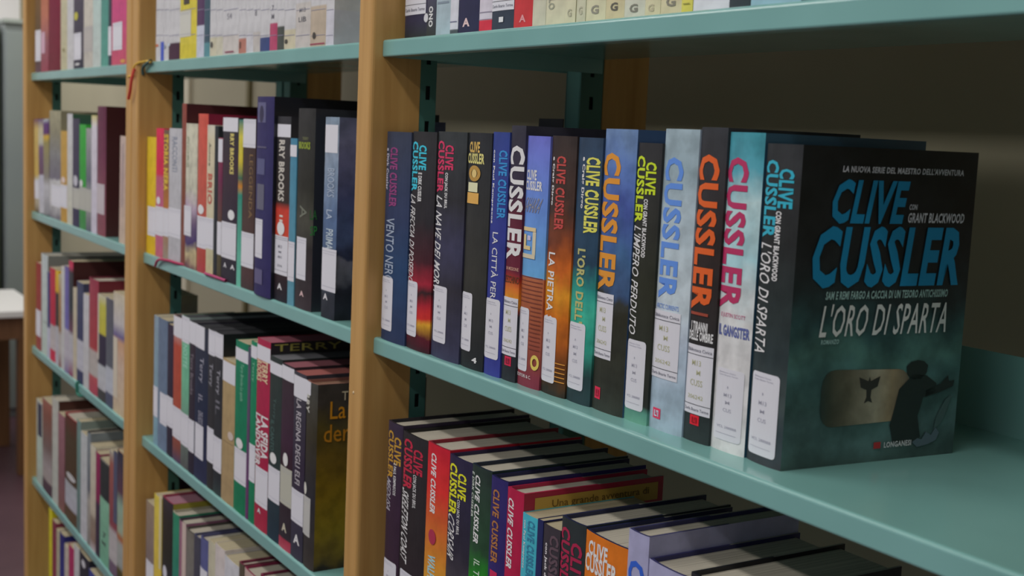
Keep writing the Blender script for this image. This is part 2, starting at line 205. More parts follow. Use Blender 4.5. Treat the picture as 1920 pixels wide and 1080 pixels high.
{'L':'black hardback,last in the row,showing mostly pages','x':0.5408,'w':0.0602,'h':0.2311,'d':0.16,'y':0.003,'k':'h','st':[(0,'#202024'),(1,'#202024')],'e':[],'rim':'#0c0c14'},
]),
('A1', -0.0, "on the front bay's top shelf", [
{'L':'white labelled book with black foot beside the upright','x':0.0088,'w':0.0497,'h':0.2,'d':0.14,'y':0.02,'k':'p','st':[(0,'#262a28'),(0.1,'#2e2c40'),(0.8,'#303040'),(1,'#303040')],'e':[('B',0.0,0.95,0.1012,0.0259)]},
{'L':'thin black book with white capitals at its foot','x':0.0587,'w':0.0195,'h':0.2089,'d':0.14,'y':0.02,'k':'p','st':[(0,'#2c302c'),(0.2,'#404050'),(1,'#404048')],'e':[('v','ONO',0.3,0.75,0.0323,0.0114,'#d0d0d4',1,0),('o','logo_disc',-0.3,0.25,0.0258,0.0167,'#b0b0b4')]},
{'L':'pale grey blue book','x':0.0785,'w':0.0301,'h':0.1881,'d':0.14,'y':0.02,'k':'p','st':[(0,'#8c9ca4'),(1,'#98a4a8')],'e':[('r','print_line',0.1,0.9,0.0355,0.0334,'#6c7884')]},
{'L':'thin white book with a dark foot stripe','x':0.109,'w':0.0161,'h':0.2069,'d':0.14,'y':0.02,'k':'p','st':[(0,'#40484c'),(0.03,'#40484c'),(0.035,'#b0b0b8'),(1,'#b4b4bc')],'e':[('r','print_line',0,0.9,0.0147,0.0137,'#606078')]},
{'L':'navy book with a small red and white triangular emblem','x':0.1253,'w':0.0406,'h':0.2027,'d':0.14,'y':0.02,'k':'p','st':[(0,'#22243c'),(1,'#302c50')],'e':[('v','A',0.25,0.6,0.0164,0.0082,'#d0a0a0',1,0,'h'),('P',0,1,0.0944,0.0347,'#b4b4bc')]},
{'L':'white book with a red foot band','x':0.1663,'w':0.0238,'h':0.1895,'d':0.14,'y':0.02,'k':'p','st':[(0,'#b02c3c'),(0.065,'#b02c3c'),(0.07,'#b0aab4'),(1,'#b4b0b8')],'e':[('r','print_line',0,1,0.0205,0.0195,'#807888'),('r','print_line',0,1,0.0135,0.013,'#807888')]},
{'L':'dark navy book with tiny white square emblem','x':0.1903,'w':0.039,'h':0.2113,'d':0.14,'y':0.02,'k':'p','st':[(0,'#2c3440'),(1,'#2c3048')],'e':[('B',0.0,1,0.0826,0.0197),('r','square_emblem',0.38,0.58,0.0138,0.009,'#b8b8c0')]},
{'L':'bright red book with faint triangular emblem','x':0.2296,'w':0.0315,'h':0.1954,'d':0.14,'y':0.02,'k':'p','st':[(0,'#a83034'),(1,'#b03438')],'e':[('v','A',0.35,0.7,0.0137,0.0071,'#c87c80',1,0,'h')]},
{'L':'cream book right after the red one','x':0.2615,'w':0.0215,'h':0.1948,'d':0.14,'y':0.02,'k':'p','st':[(0,'#a8a694'),(1,'#b0ae9c')],'e':[]},
{'L':'cream book with vertical grey series word','x':0.2833,'w':0.0299,'h':0.2115,'d':0.14,'y':0.02,'k':'p','st':[(0,'#aeaa92'),(1,'#b4b09a')],'e':[('v','GIALLO',0.15,0.5,0.0416,0.0153,'#808070',1,0)]},
{'L':'narrow cream book with faint grey initial','x':0.3136,'w':0.0159,'h':0.1898,'d':0.14,'y':0.02,'k':'p','st':[(0,'#b0ac92'),(1,'#b4b098')],'e':[('h','G',0.3,0.7,0.0142,0.0075,'#908c78',1,0)]},
{'L':'narrow cream book just after the dark gap','x':0.3313,'w':0.0131,'h':0.202,'d':0.14,'y':0.02,'k':'p','st':[(0,'#a8a690'),(1,'#aeaa94')],'e':[('h','G',0.3,0.7,0.0154,0.0084,'#989480',1,0)]},
{'L':'cream book with grey G,wider than its neighbour','x':0.3448,'w':0.0279,'h':0.2075,'d':0.14,'y':0.02,'k':'p','st':[(0,'#b0ac90'),(1,'#b4b098')],'e':[('h','G',0.3,0.7,0.0151,0.0077,'#787468',1,0)]},
{'L':'yellowish cream book with the darkest grey G','x':0.373,'w':0.0253,'h':0.188,'d':0.14,'y':0.02,'k':'p','st':[(0,'#aca282'),(1,'#b0a888')],'e':[('h','G',0.3,0.7,0.0155,0.0087,'#504c44',1,0)]},
{'L':'whitish book with grey G among cream ones','x':0.3985,'w':0.0269,'h':0.2085,'d':0.14,'y':0.02,'k':'p','st':[(0,'#aaaa9c'),(1,'#b0b0a4')],'e':[('h','G',0.3,0.7,0.0126,0.0059,'#68665c',1,0)]},
{'L':'cream book with a faint pale G','x':0.4258,'w':0.0192,'h':0.2007,'d':0.14,'y':0.02,'k':'p','st':[(0,'#b0aa8c'),(1,'#b4ae94')],'e':[('h','G',0.25,0.65,0.011,0.0053,'#989078',1,0)]},
{'L':'broad cream book with high set G','x':0.4452,'w':0.0255,'h':0.1906,'d':0.14,'y':0.02,'k':'p','st':[(0,'#aea688'),(1,'#b4ac90')],'e':[('h','G',0.3,0.75,0.0152,0.0076,'#6c685c',1,0)]},
{'L':'thin yellow book','x':0.471,'w':0.0128,'h':0.2118,'d':0.14,'y':0.02,'k':'p','st':[(0,'#b4ac50'),(1,'#b8b058')],'e':[('r','print_line',0.2,0.8,0.0091,0.0083,'#807838')]},
{'L':'thick white book','x':0.4841,'w':0.0401,'h':0.1936,'d':0.14,'y':0.02,'k':'p','st':[(0,'#b4b4c0'),(1,'#b8b8c4')],'e':[]},
{'L':'black book between white and pale blue ones','x':0.5245,'w':0.0221,'h':0.1967,'d':0.14,'y':0.02,'k':'p','st':[(0,'#2c3438'),(1,'#303438')],'e':[]},
{'L':"thick pale blue book at the row's end",'x':0.5469,'w':0.0493,'h':0.2108,'d':0.14,'y':0.02,'k':'p','st':[(0,'#7c9ca8'),(1,'#84a0ac')],'e':[]},
]),
('A2', -0.0, "on the middle bay's top shelf", [
{'L':'white book with tiny orange dot,beside the upright','x':-0.8628,'w':0.0272,'h':0.2,'d':0.13,'y':0.003,'k':'p','st':[(0,'#a8a8aa'),(0.2,'#a8a8aa'),(0.21000000000000002,'#a8a8aa'),(1,'#a8a8aa')],'e':[('o','orange_dot',0.1,0.7,0.0273,0.023,'#b06040'),('r','print_line',0.05,0.95,0.0829,0.082,'#78788a'),('r','print_line',0.05,0.95,0.0419,0.041,'#78788a')]},
{'L':'thin white book with blue foot stripe','x':-0.8353,'w':0.0177,'h':0.2089,'d':0.13,'y':0.003,'k':'p','st':[(0,'#4050a0'),(0.14,'#4050a0'),(0.15000000000000002,'#a8a8aa'),(1,'#a8a8aa')],'e':[('r','print_line',0.05,0.95,0.0815,0.0806,'#78788a'),('r','print_line',0.05,0.95,0.0408,0.04,'#78788a')]},
{'L':'white book with grey dots,third from the upright','x':-0.8174,'w':0.0262,'h':0.1881,'d':0.13,'y':0.003,'k':'p','st':[(0,'#a8a8aa'),(0.2,'#a8a8aa'),(0.21000000000000002,'#a8a8aa'),(1,'#a8a8aa')],'e':[('o','printed_disc',0.1,0.6,0.0247,0.018,'#788088'),('r','print_line',0.05,0.95,0.0802,0.0793,'#78788a'),('r','print_line',0.05,0.95,0.0399,0.0391,'#78788a')]},
{'L':'white labelled book with dark maroon foot','x':-0.7909,'w':0.0592,'h':0.2069,'d':0.13,'y':0.003,'k':'p','st':[(0,'#3c2434'),(0.12,'#3c2434'),(0.13,'#a8a8aa'),(1,'#a8a8aa')],'e':[('o','printed_disc',-0.1,0.2,0.0266,0.0216,'#a0a8b0'),('r','print_line',0.05,0.95,0.0778,0.077,'#78788a'),('r','print_line',0.05,0.95,0.0382,0.0373,'#78788a')]},
{'L':'bright yellow book with white label','x':-0.7314,'w':0.0823,'h':0.2027,'d':0.13,'y':0.003,'k':'p','st':[(0,'#b0a434'),(0.1,'#b0a434'),(0.11,'#b4a83c'),(1,'#b4a83c')],'e':[('P',0,0.7,0.072,0.0328,'#a8a8a0'),('r','printed_patch',0.25,0.6,0.096,0.0816,'#383028'),('r','print_line',0.05,0.95,0.0736,0.0728,'#78788a'),('r','print_line',0.05,0.95,0.0352,0.0344,'#78788a')]},
{'L':'purple topped book with white foot','x':-0.6488,'w':0.0351,'h':0.1895,'d':0.13,'y':0.003,'k':'p','st':[(0,'#a4a8b4'),(0.24,'#a4a8b4'),(0.25,'#4a3450'),(1,'#4a3450')],'e':[('r','print_line',0.05,0.95,0.0698,0.069,'#78788a'),('r','print_line',0.05,0.95,0.0324,0.0316,'#78788a')]},
{'L':'dark teal slim book','x':-0.6134,'w':0.0267,'h':0.2113,'d':0.13,'y':0.003,'k':'p','st':[(0,'#4c7880'),(0.09,'#4c7880'),(0.09999999999999999,'#384c58'),(1,'#384c58')],'e':[('r','print_line',0.05,0.95,0.0679,0.0671,'#78788a'),('r','print_line',0.05,0.95,0.031,0.0303,'#78788a')]},
{'L':'cream book with small dark figure at its foot','x':-0.5864,'w':0.0284,'h':0.1954,'d':0.13,'y':0.003,'k':'p','st':[(0,'#a8a490'),(0.13,'#a8a490'),(0.14,'#a8a8aa'),(1,'#a8a8aa')],'e':[('o','small_figure',0.2,0.6,0.0207,0.0116,'#40403c'),('r','print_line',0.05,0.95,0.0662,0.0654,'#78788a'),('r','print_line',0.05,0.95,0.0298,0.0291,'#78788a')]},
{'L':'narrow cream book before a broad one','x':-0.5576,'w':0.0277,'h':0.1948,'d':0.13,'y':0.003,'k':'p','st':[(0,'#a8a594'),(0.13,'#a8a594'),(0.14,'#a8a8aa'),(1,'#a8a8aa')],'e':[('r','print_line',0.05,0.95,0.0645,0.0637,'#78788a'),('r','print_line',0.05,0.95,0.0286,0.0278,'#78788a')]},
{'L':'broad cream book with faint red base mark','x':-0.5296,'w':0.0666,'h':0.2115,'d':0.13,'y':0.003,'k':'p','st':[(0,'#a8a4a0'),(0.12,'#a8a4a0'),(0.13,'#a8a8aa'),(1,'#a8a8aa')],'e':[('r','printed_patch',0.2,0.75,0.0046,0.0024,'#784050'),('h','54',0.3,0.6,0.0567,0.0487,'#787880',0,0),('r','print_line',0.05,0.95,0.0619,0.0611,'#78788a'),('r','print_line',0.05,0.95,0.0267,0.026,'#78788a')]},
{'L':'book with salmon brown foot under white label','x':-0.4628,'w':0.0295,'h':0.1898,'d':0.13,'y':0.003,'k':'p','st':[(0,'#98685c'),(0.1,'#98685c'),(0.11,'#a8a8aa'),(1,'#a8a8aa')],'e':[('r','printed_patch',0.2,0.4,0.0158,0.0072,'#584038'),('r','print_line',0.05,0.95,0.0587,0.058,'#78788a'),('r','print_line',0.05,0.95,0.0244,0.0237,'#78788a')]},
{'L':'white slim book after the salmon footed one','x':-0.433,'w':0.0266,'h':0.202,'d':0.13,'y':0.003,'k':'p','st':[(0,'#a8a8ac'),(0.12,'#a8a8ac'),(0.13,'#a8a8aa'),(1,'#a8a8aa')],'e':[('r','print_line',0.05,0.95,0.057,0.0563,'#78788a'),('r','print_line',0.05,0.95,0.0232,0.0225,'#78788a')]},
{'L':'white book with grey numerals','x':-0.4061,'w':0.0259,'h':0.2075,'d':0.13,'y':0.003,'k':'p','st':[(0,'#a09c98'),(0.12,'#a09c98'),(0.13,'#a8a8aa'),(1,'#a8a8aa')],'e':[('h','8',0.3,0.6,0.0554,0.0471,'#606068',0,0),('r','print_line',0.05,0.95,0.0554,0.0547,'#78788a'),('r','print_line',0.05,0.95,0.022,0.0213,'#78788a')]},
{'L':'book with dark blue foot under white label','x':-0.3799,'w':0.0348,'h':0.188,'d':0.13,'y':0.003,'k':'p','st':[(0,'#344068'),(0.09,'#344068'),(0.09999999999999999,'#a8a8aa'),(1,'#a8a8aa')],'e':[('r','print_line',0.05,0.95,0.0536,0.0529,'#78788a'),('r','print_line',0.05,0.95,0.0207,0.02,'#78788a')]},
{'L':'book with raspberry red foot under white label','x':-0.3448,'w':0.0262,'h':0.2085,'d':0.13,'y':0.003,'k':'p','st':[(0,'#98405c'),(0.16,'#98405c'),(0.17,'#a8a8aa'),(1,'#a8a8aa')],'e':[('h','7',0.3,0.6,0.0571,0.0504,'#606068',0,0),('h','M',0.3,0.65,0.0463,0.0396,'#606068',0,0),('r','print_line',0.05,0.95,0.0517,0.051,'#78788a'),('r','print_line',0.05,0.95,0.0194,0.0187,'#78788a')]},
{'L':'slim book with dark olive foot','x':-0.3183,'w':0.0236,'h':0.2007,'d':0.13,'y':0.003,'k':'p','st':[(0,'#404440'),(0.14,'#404440'),(0.15000000000000002,'#a8a8aa'),(1,'#a8a8aa')],'e':[('r','print_line',0.05,0.95,0.0502,0.0495,'#78788a'),('r','print_line',0.05,0.95,0.0183,0.0176,'#78788a')]},
{'L':'cream book with black bird mark near its foot','x':-0.2944,'w':0.0371,'h':0.1906,'d':0.13,'y':0.003,'k':'p','st':[(0,'#a8a28c'),(0.12,'#a8a28c'),(0.13,'#a8a8aa'),(1,'#a8a8aa')],'e':[('o','bird_mark',0.1,0.4,0.0124,0.0065,'#34342c'),('r','print_line',0.05,0.95,0.0484,0.0477,'#78788a'),('r','print_line',0.05,0.95,0.017,0.0163,'#78788a')]},
{'L':'broad cream book with dark label print','x':-0.257,'w':0.0473,'h':0.2118,'d':0.13,'y':0.003,'k':'p','st':[(0,'#a4a09c'),(0.25,'#a4a09c'),(0.26,'#a8a8aa'),(1,'#a8a8aa')],'e':[('h','M13',0.3,0.7,0.0478,0.0427,'#505058',0,0),('h','LIB',0.25,0.75,0.037,0.0312,'#404048',0,0),('r','print_line',0.05,0.95,0.0459,0.0453,'#78788a'),('r','print_line',0.05,0.95,0.0152,0.0145,'#78788a')]},
{'L':'tan book with seated black figure above a red line','x':-0.2094,'w':0.0465,'h':0.1936,'d':0.13,'y':0.003,'k':'p','st':[(0,'#9c9080'),(0.24,'#9c9080'),(0.25,'#a8a8aa'),(1,'#a8a8aa')],'e':[('o','seated_figure',0.2,0.42,0.0169,0.0087,'#302c28'),('r','red_line',0,0.95,0.0037,0.0019,'#803848'),('r','print_line',0.05,0.95,0.043,0.0424,'#78788a'),('r','print_line',0.05,0.95,0.0131,0.0125,'#78788a')]},
{'L':'white book standing last before empty space','x':-0.1626,'w':0.0229,'h':0.1967,'d':0.13,'y':0.003,'k':'p','st':[(0,'#a8a8b0'),(0.2,'#a8a8b0'),(0.21000000000000002,'#a8a8aa'),(1,'#a8a8aa')],'e':[('r','print_line',0.05,0.95,0.0408,0.0402,'#78788a'),('r','print_line',0.05,0.95,0.0115,0.0109,'#78788a')]},
]),
('B2', -0.32, "on the middle bay's second shelf", [
{'L':'yellow slim book beside the upright','x':-0.9091,'w':0.0542,'h':0.1961,'d':0.12,'y':0.003,'k':'p','st':[(0,'#b89820'),(1,'#c0a028')],'e':[('P',0.2,1,0.0801,0.0313,'#b4b4bc')]},
{'L':'slim book,red above and pink below','x':-0.8546,'w':0.0429,'h':0.2114,'d':0.12,'y':0.003,'k':'p','st':[(0,'#a05060'),(0.1,'#a05870'),(0.62,'#a04c68'),(0.65,'#b02444'),(1,'#b82848')],'e':[('P',0,1,0.0836,0.0358,'#b4b4bc'),('o','printed_disc',0.2,0.7,0.0995,0.0868,'#e4e4ea')]},
{'L':'slim dark book with yellow vertical lettering','x':-0.8114,'w':0.0296,'h':0.2096,'d':0.12,'y':0.003,'k':'p','st':[(0,'#80786c'),(0.4,'#98602c'),(1,'#604c40')],'e':[('v','STORIA NERA',0.1,0.9,0.2028,0.1113,'#c0a030',1,0),('P',0,1,0.0832,0.0377,'#b4b4bc')]},
{'L':'pale grey slim book,fourth from the upright','x':-0.7815,'w':0.0658,'h':0.2127,'d':0.12,'y':0.003,'k':'p','st':[(0,'#98989c'),(1,'#a0a0a4')],'e':[('P',0,1,0.0864,0.0402,'#b4b4bc'),('v','RACCONTI',0.3,0.7,0.1992,0.1445,'#6c7484',0,0)]},
{'L':'tall dark red album showing its cover above its neighbours','x':-0.7154,'w':0.0219,'h':0.2517,'d':0.24,'y':0.003,'k':'h','st':[(0,'#6a3c34'),(0.5,'#6c4030'),(1,'#7c4038')],'e':[],'rim':'#481c20','side':'#3c1c20'},
{'L':'cream book with purple blossom on its lower spine','x':-0.6932,'w':0.0559,'h':0.2216,'d':0.13,'y':0.003,'k':'p','st':[(0,'#604048'),(0.1,'#a89c78'),(0.18,'#382c58'),(0.3,'#605068'),(0.45,'#a090a0'),(0.55,'#a8a898'),(1,'#b0ae9c')],'e':[('P',-0.3,0.6,0.0954,0.0494,'#b4b4bc'),('v','FIORE',0.1,0.3,0.2013,0.1544,'#889078',0,0)],'n':1},
{'L':'orange red book with white label','x':-0.637,'w':0.0458,'h':0.2368,'d':0.14,'y':0.003,'k':'h','st':[(0,'#90343c'),(0.1,'#984038'),(0.4,'#a04c40'),(1,'#b04c40')],'e':[('P',0,1,0.0846,0.0367,'#b4b4bc'),('o','printed_disc',0.2,0.8,0.102,0.0875,'#e4e4ea')],'rim':'#681c2c','side':'#701c34'},
{'L':'cream book with red capital letters','x':-0.5909,'w':0.0342,'h':0.2208,'d':0.12,'y':0.003,'k':'p','st':[(0,'#a49c78'),(0.2,'#a8a488'),(0.5,'#b0a890'),(0.9,'#b0a890'),(1,'#b0aca0')],'e':[('P',0,1,0.085,0.0394,'#b4b4bc'),('v','BRIO',0.2,0.8,0.1501,0.1049,'#a05040',1,0),('v','Autore',0.3,0.6,0.1951,0.1614,'#504c3c',0,0)]},
{'L':'thin black book behind the cream one','x':-0.5564,'w':0.0166,'h':0.2198,'d':0.13,'y':0.003,'k':'p','st':[(0,'#24282c'),(1,'#24282c')],'e':[]},
{'L':'thin maroon book with white upper sticker','x':-0.5395,'w':0.0187,'h':0.2034,'d':0.12,'y':0.003,'k':'p','st':[(0,'#403c2c'),(0.3,'#4c442c'),(0.7,'#5c2440'),(1,'#803448')],'e':[('P',0,1,0.2019,0.1689,'#b4b4bc'),('P',0,1,0.083,0.0355,'#b4b4bc')]},
{'L':'black paperback with pale yellow name,domed white sticker','x':-0.5206,'w':0.0657,'h':0.2325,'d':0.14,'y':0.003,'k':'p','st':[(0,'#24242c'),(0.4,'#2c2430'),(0.7,'#34242e'),(1,'#24282c')],'e':[('P',0,0.95,0.2324,0.213,'#b4b4bc'),('v','RRY BROOKS',0.5,0.75,0.2104,0.1536,'#b8ac60',1,0),('o','printed_disc',0.45,0.85,0.1038,0.0894,'#e4e4ea'),('P',0,0.95,0.0853,0.0339,'#b4b4bc'),('v','A',0.2,0.4,0.027,0.0201,'#b8b8c0',1,0,'h'),('v','A',0.65,0.9,0.027,0.0201,'#b8b8c0',1,0,'h')]},
{'L':'thin teal book with yellow head','x':-0.4545,'w':0.0172,'h':0.2303,'d':0.13,'y':0.003,'k':'p','st':[(0,'#5ca08c'),(0.55,'#2c7868'),(0.6,'#a86c20'),(0.65,'#2c5448'),(0.75,'#b0a030'),(0.9,'#b0a840'),(1,'#2c6864')],'e':[]},
{'L':'dark brown book with large blank white head sticker','x':-0.437,'w':0.0484,'h':0.232,'d':0.13,'y':0.003,'k':'p','st':[(0,'#382c2c'),(0.1,'#443030'),(0.5,'#40302c'),(1,'#342828')],'e':[('P',0,1,0.2312,0.1931,'#b4b4bc'),('P',0,1,0.0778,0.0301,'#b4b4bc'),('v','LEGGENDA',0.6,0.85,0.184,0.0976,'#705838',0,0)]},
{'L':'tall indigo book with silver ornament panels','x':-0.3718,'w':0.0612,'h':0.261,'d':0.2,'y':-0.003,'k':'h','st':[(0,'#28244c'),(0.5,'#2a2850'),(1,'#2c2850')],'e':[('r','ornament_panel',0.1,0.62,0.2535,0.2274,'#4c4c6c'),('o','printed_disc',0.22,0.5,0.2494,0.2274,'#24203c'),('r','printed_patch',0.12,0.68,0.1966,0.1944,'#4c4a60'),('r','ornament_panel',0.12,0.6,0.1806,0.1598,'#46486a'),('r','ornament_panel',0.15,0.6,0.1473,0.1139,'#505060'),('P',0.05,0.55,0.1013,0.0499,'#b4b4bc'),('r','ornament_panel',0.1,0.6,0.0352,0.0154,'#4c4868')],'rim':'#181830','side':'#14161e'},
{'L':'black paperback with silver author name above a red patch','x':-0.3102,'w':0.0459,'h':0.2362,'d':0.14,'y':0.003,'k':'p','st':[(0,'#1c1c24'),(0.25,'#301c1c'),(0.35,'#a83c28'),(0.5,'#a83428'),(0.54,'#2c2420'),(1,'#2c2c30')],'e':[('P',0.03,1,0.2264,0.2103,'#b4b4bc'),('v','RRY BROOKS',0.2,0.65,0.2065,0.1288,'#a8a49c',1,0),('v','II',0.35,0.6,0.1112,0.103,'#b8b0a8',0,0),('o','printed_disc',0.2,0.75,0.103,0.0853,'#e4e4ea'),('B2',0.02,0.98,0.0847,0.0346),('v','A',0.3,0.65,0.0235,0.0153,'#b8b8c0',1,0,'h')]},
{'L':'thin steel blue book between two black ones','x':-0.264,'w':0.0213,'h':0.2095,'d':0.13,'y':0.003,'k':'p','st':[(0,'#508090'),(1,'#3c7088')],'e':[('P',0,1,0.2014,0.1869,'#b4b4bc'),('P',0,1,0.0805,0.0307,'#b4b4bc')]},
{'L':'black hardback with yellow green author name and bare cover','x':-0.2424,'w':0.0533,'h':0.2467,'d':0.17,'y':0.003,'k':'h','st':[(0,'#342c30'),(0.3,'#282424'),(0.45,'#3c3c34'),(0.6,'#24241e'),(1,'#2c2c2c')],'e':[('h','TERRY',0.35,0.7,0.212,0.2084,'#686c48',0,0),('h','BROOKS',0.1,0.8,0.2063,0.1973,'#7c8c28',1,0),('v','A',0.3,0.7,0.1284,0.1127,'#606458',0,0),('P',0.12,0.72,0.0891,0.0368,'#b4b4bc'),('v','A',0.4,0.65,0.023,0.0163,'#b89c9c',1,0,'h')],'rim':'#606468','side':'#22242a','n':0.6,'sx':[('t','LA',-0.0025,0.0065,0.1248,0.1132,'#2c6c34'),('t','SP',-0.002,0.007,0.1054,0.0938,'#30803c')]},
{'L':'grey blue paperback with stormy blue cover','x':-0.1558,'w':0.0393,'h':0.2371,'d':0.14,'y':0.003,'k':'p','st':[(0,'#20242c'),(0.12,'#2c3038'),(0.25,'#405068'),(0.5,'#4c6080'),(0.7,'#6c7c90'),(0.85,'#7c8898'),(1,'#708090')],'e':[('P',0.02,0.95,0.2282,0.1957,'#b4b4bc'),('v','BROOKS',0.3,0.8,0.1776,0.1441,'#8c98a8',0,0),('v','LA',0.3,0.7,0.1291,0.1178,'#98a4b4',0,0),('v','PRIMA',0.3,0.8,0.1066,0.0827,'#a8b4c0',0,0),('P',0.0,1.05,0.0834,0.0329,'#b4b4bc'),('v','A',0.2,0.55,0.0296,0.022,'#b8b8c0',1,0,'h')],'side':'STORM','n':1},
]),
('C2', -0.64, "on the middle bay's third shelf", [
{'L':'slim pale blue book beside the upright','x':-0.856,'w':0.0252,'h':0.22,'d':0.14,'y':0.003,'k':'p','st':[(0,'#6c8c98'),(1,'#748490')],'e':[('P',0,1,0.1004,0.0487,'#b4b4bc')]},
{'L':'slate blue slim book','x':-0.8305,'w':0.0521,'h':0.2201,'d':0.14,'y':0.003,'k':'p','st':[(0,'#5c6c80'),(1,'#566478')],'e':[('P',0.3,1,0.097,0.0442,'#b4b4bc')]},
{'L':'thin dark plum book','x':-0.7781,'w':0.0325,'h':0.2173,'d':0.14,'y':0.003,'k':'p','st':[(0,'#282430'),(1,'#2c2434')],'e':[('P',0,1,0.099,0.0489,'#b4b4bc')]},
{'L':'slim orange red book with white head sticker','x':-0.7454,'w':0.043,'h':0.2361,'d':0.16,'y':0.003,'k':'p','st':[(0,'#403850'),(0.1,'#704038'),(0.3,'#8c4434'),(0.8,'#984030'),(1,'#a8a8a8')],'e':[('P',0,1,0.236,0.2035,'#b4b4bc'),('P',0,1,0.0895,0.0384,'#b4b4bc')],'pg':'#303034'},  # dark pg up to the tan book: shade under the upper shelf as colour
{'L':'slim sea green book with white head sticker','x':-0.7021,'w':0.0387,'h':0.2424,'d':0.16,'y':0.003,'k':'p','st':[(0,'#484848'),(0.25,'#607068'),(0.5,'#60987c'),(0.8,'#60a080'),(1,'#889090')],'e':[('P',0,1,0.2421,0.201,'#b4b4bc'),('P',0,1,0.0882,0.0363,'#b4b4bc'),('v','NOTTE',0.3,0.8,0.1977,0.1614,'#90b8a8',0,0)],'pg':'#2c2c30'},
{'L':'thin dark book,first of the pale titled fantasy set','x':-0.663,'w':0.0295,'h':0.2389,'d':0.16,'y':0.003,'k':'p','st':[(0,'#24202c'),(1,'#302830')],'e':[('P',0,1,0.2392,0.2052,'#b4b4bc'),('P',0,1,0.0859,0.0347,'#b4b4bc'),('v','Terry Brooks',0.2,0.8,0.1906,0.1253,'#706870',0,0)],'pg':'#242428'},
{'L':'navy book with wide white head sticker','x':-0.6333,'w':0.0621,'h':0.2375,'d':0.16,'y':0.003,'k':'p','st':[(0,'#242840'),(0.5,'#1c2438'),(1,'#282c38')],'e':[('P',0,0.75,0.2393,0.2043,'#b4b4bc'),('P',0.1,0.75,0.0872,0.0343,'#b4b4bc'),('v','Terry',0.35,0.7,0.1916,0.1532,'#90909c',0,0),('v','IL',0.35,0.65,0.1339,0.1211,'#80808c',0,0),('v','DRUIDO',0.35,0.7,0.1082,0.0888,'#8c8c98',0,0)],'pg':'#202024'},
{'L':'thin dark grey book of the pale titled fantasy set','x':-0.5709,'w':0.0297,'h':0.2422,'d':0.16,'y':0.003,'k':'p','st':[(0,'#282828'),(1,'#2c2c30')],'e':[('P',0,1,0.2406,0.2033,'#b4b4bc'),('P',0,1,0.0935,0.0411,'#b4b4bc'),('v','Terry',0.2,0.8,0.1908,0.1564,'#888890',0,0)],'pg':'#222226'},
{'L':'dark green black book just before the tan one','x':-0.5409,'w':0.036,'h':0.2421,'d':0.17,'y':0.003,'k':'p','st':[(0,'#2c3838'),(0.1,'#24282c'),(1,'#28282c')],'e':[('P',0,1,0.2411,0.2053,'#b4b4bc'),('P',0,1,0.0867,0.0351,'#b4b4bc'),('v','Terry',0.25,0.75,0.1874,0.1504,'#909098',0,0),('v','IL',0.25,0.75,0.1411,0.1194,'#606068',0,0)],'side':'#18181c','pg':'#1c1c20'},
{'L':'short tan book with white letter sticker','x':-0.5046,'w':0.0532,'h':0.2088,'d':0.13,'y':0.003,'k':'p','st':[(0,'#8c7858'),(1,'#94805c')],'e':[('P',0,1,0.2059,0.1766,'#b4b4bc'),('h','A',0.6,0.85,0.1908,0.1857,'#303030',1,0),('o','printed_disc',0.55,0.95,0.1074,0.0952,'#a89c94'),('r','print_line',0.05,0.95,0.0897,0.0891,'#605040')],'rim':'#6c5c48'},
{'L':'bright green book with white dot and head sticker','x':-0.4511,'w':0.0506,'h':0.244,'d':0.15,'y':0.003,'k':'p','st':[(0,'#146444'),(1,'#14684c')],'e':[('P',0,1,0.2343,0.2167,'#b4b4bc'),('o','printed_disc',0.2,0.75,0.1073,0.0924,'#e4e4ea'),('P',0.05,1,0.0918,0.043,'#b4b4bc'),('v','Terry Brooks La spada',0.4,0.7,0.2138,0.1608,'#70a088',0,0)]},
{'L':'very thin purple book between two green ones','x':-0.4002,'w':0.0104,'h':0.2419,'d':0.14,'y':0.003,'k':'p','st':[(0,'#582c58'),(1,'#484858')],'e':[]},
{'L':'slim green book with white head sticker','x':-0.3895,'w':0.0229,'h':0.2526,'d':0.15,'y':0.003,'k':'p','st':[(0,'#146444'),(1,'#187050')],'e':[('P',0,1,0.2471,0.23,'#b4b4bc'),('P',0,1,0.1103,0.0578,'#b4b4bc'),('v','Terry',0.3,0.7,0.2257,0.197,'#70a088',0,0)]},
{'L':'crimson book with cream author name and white title','x':-0.3662,'w':0.0486,'h':0.2607,'d':0.17,'y':0.003,'k':'p','st':[(0,'#8c2438'),(0.3,'#881c38'),(1,'#902440')],'e':[('P',0,1,0.2523,0.2326,'#b4b4bc'),('v','BROOKS',0.0,0.42,0.2359,0.203,'#c0a888',1,0),('v','TERRY',0.45,0.85,0.2343,0.203,'#c0a888',1,0),('v','LA SFIDA',0.45,0.95,0.1584,0.1,'#e4e4ea',1,0),('v','LANDOVER',0.0,0.42,0.1584,0.0867,'#e4e4ea',1,0),('P',0.05,1,0.086,0.0335,'#b4b4bc'),('v','A',0.3,0.55,0.0294,0.0227,'#b8b8c0',1,0,'h')],'side':'#201c20','pg':'#7c4450','sx':[('t','TERRY',0.0062,0.1015,0.2582,0.2488,'#8c8440')]},
{'L':'dark petrol book with white dot above its label','x':-0.3173,'w':0.0425,'h':0.2451,'d':0.16,'y':0.003,'k':'p','st':[(0,'#1c2c38'),(0.5,'#24302e'),(1,'#28302e')],'e':[('P',0,1,0.2383,0.2223,'#b4b4bc'),('o','printed_disc',0.2,0.75,0.118,0.1033,'#e4e4ea'),('P',0.05,1,0.0984,0.0524,'#b4b4bc'),('v','Terry',0.35,0.6,0.191,0.1635,'#3c5450',0,0),('v','IL CANTO',0.2,0.5,0.1603,0.1196,'#405c58',0,0)],'rim':'#404040','pg':'#505054'},
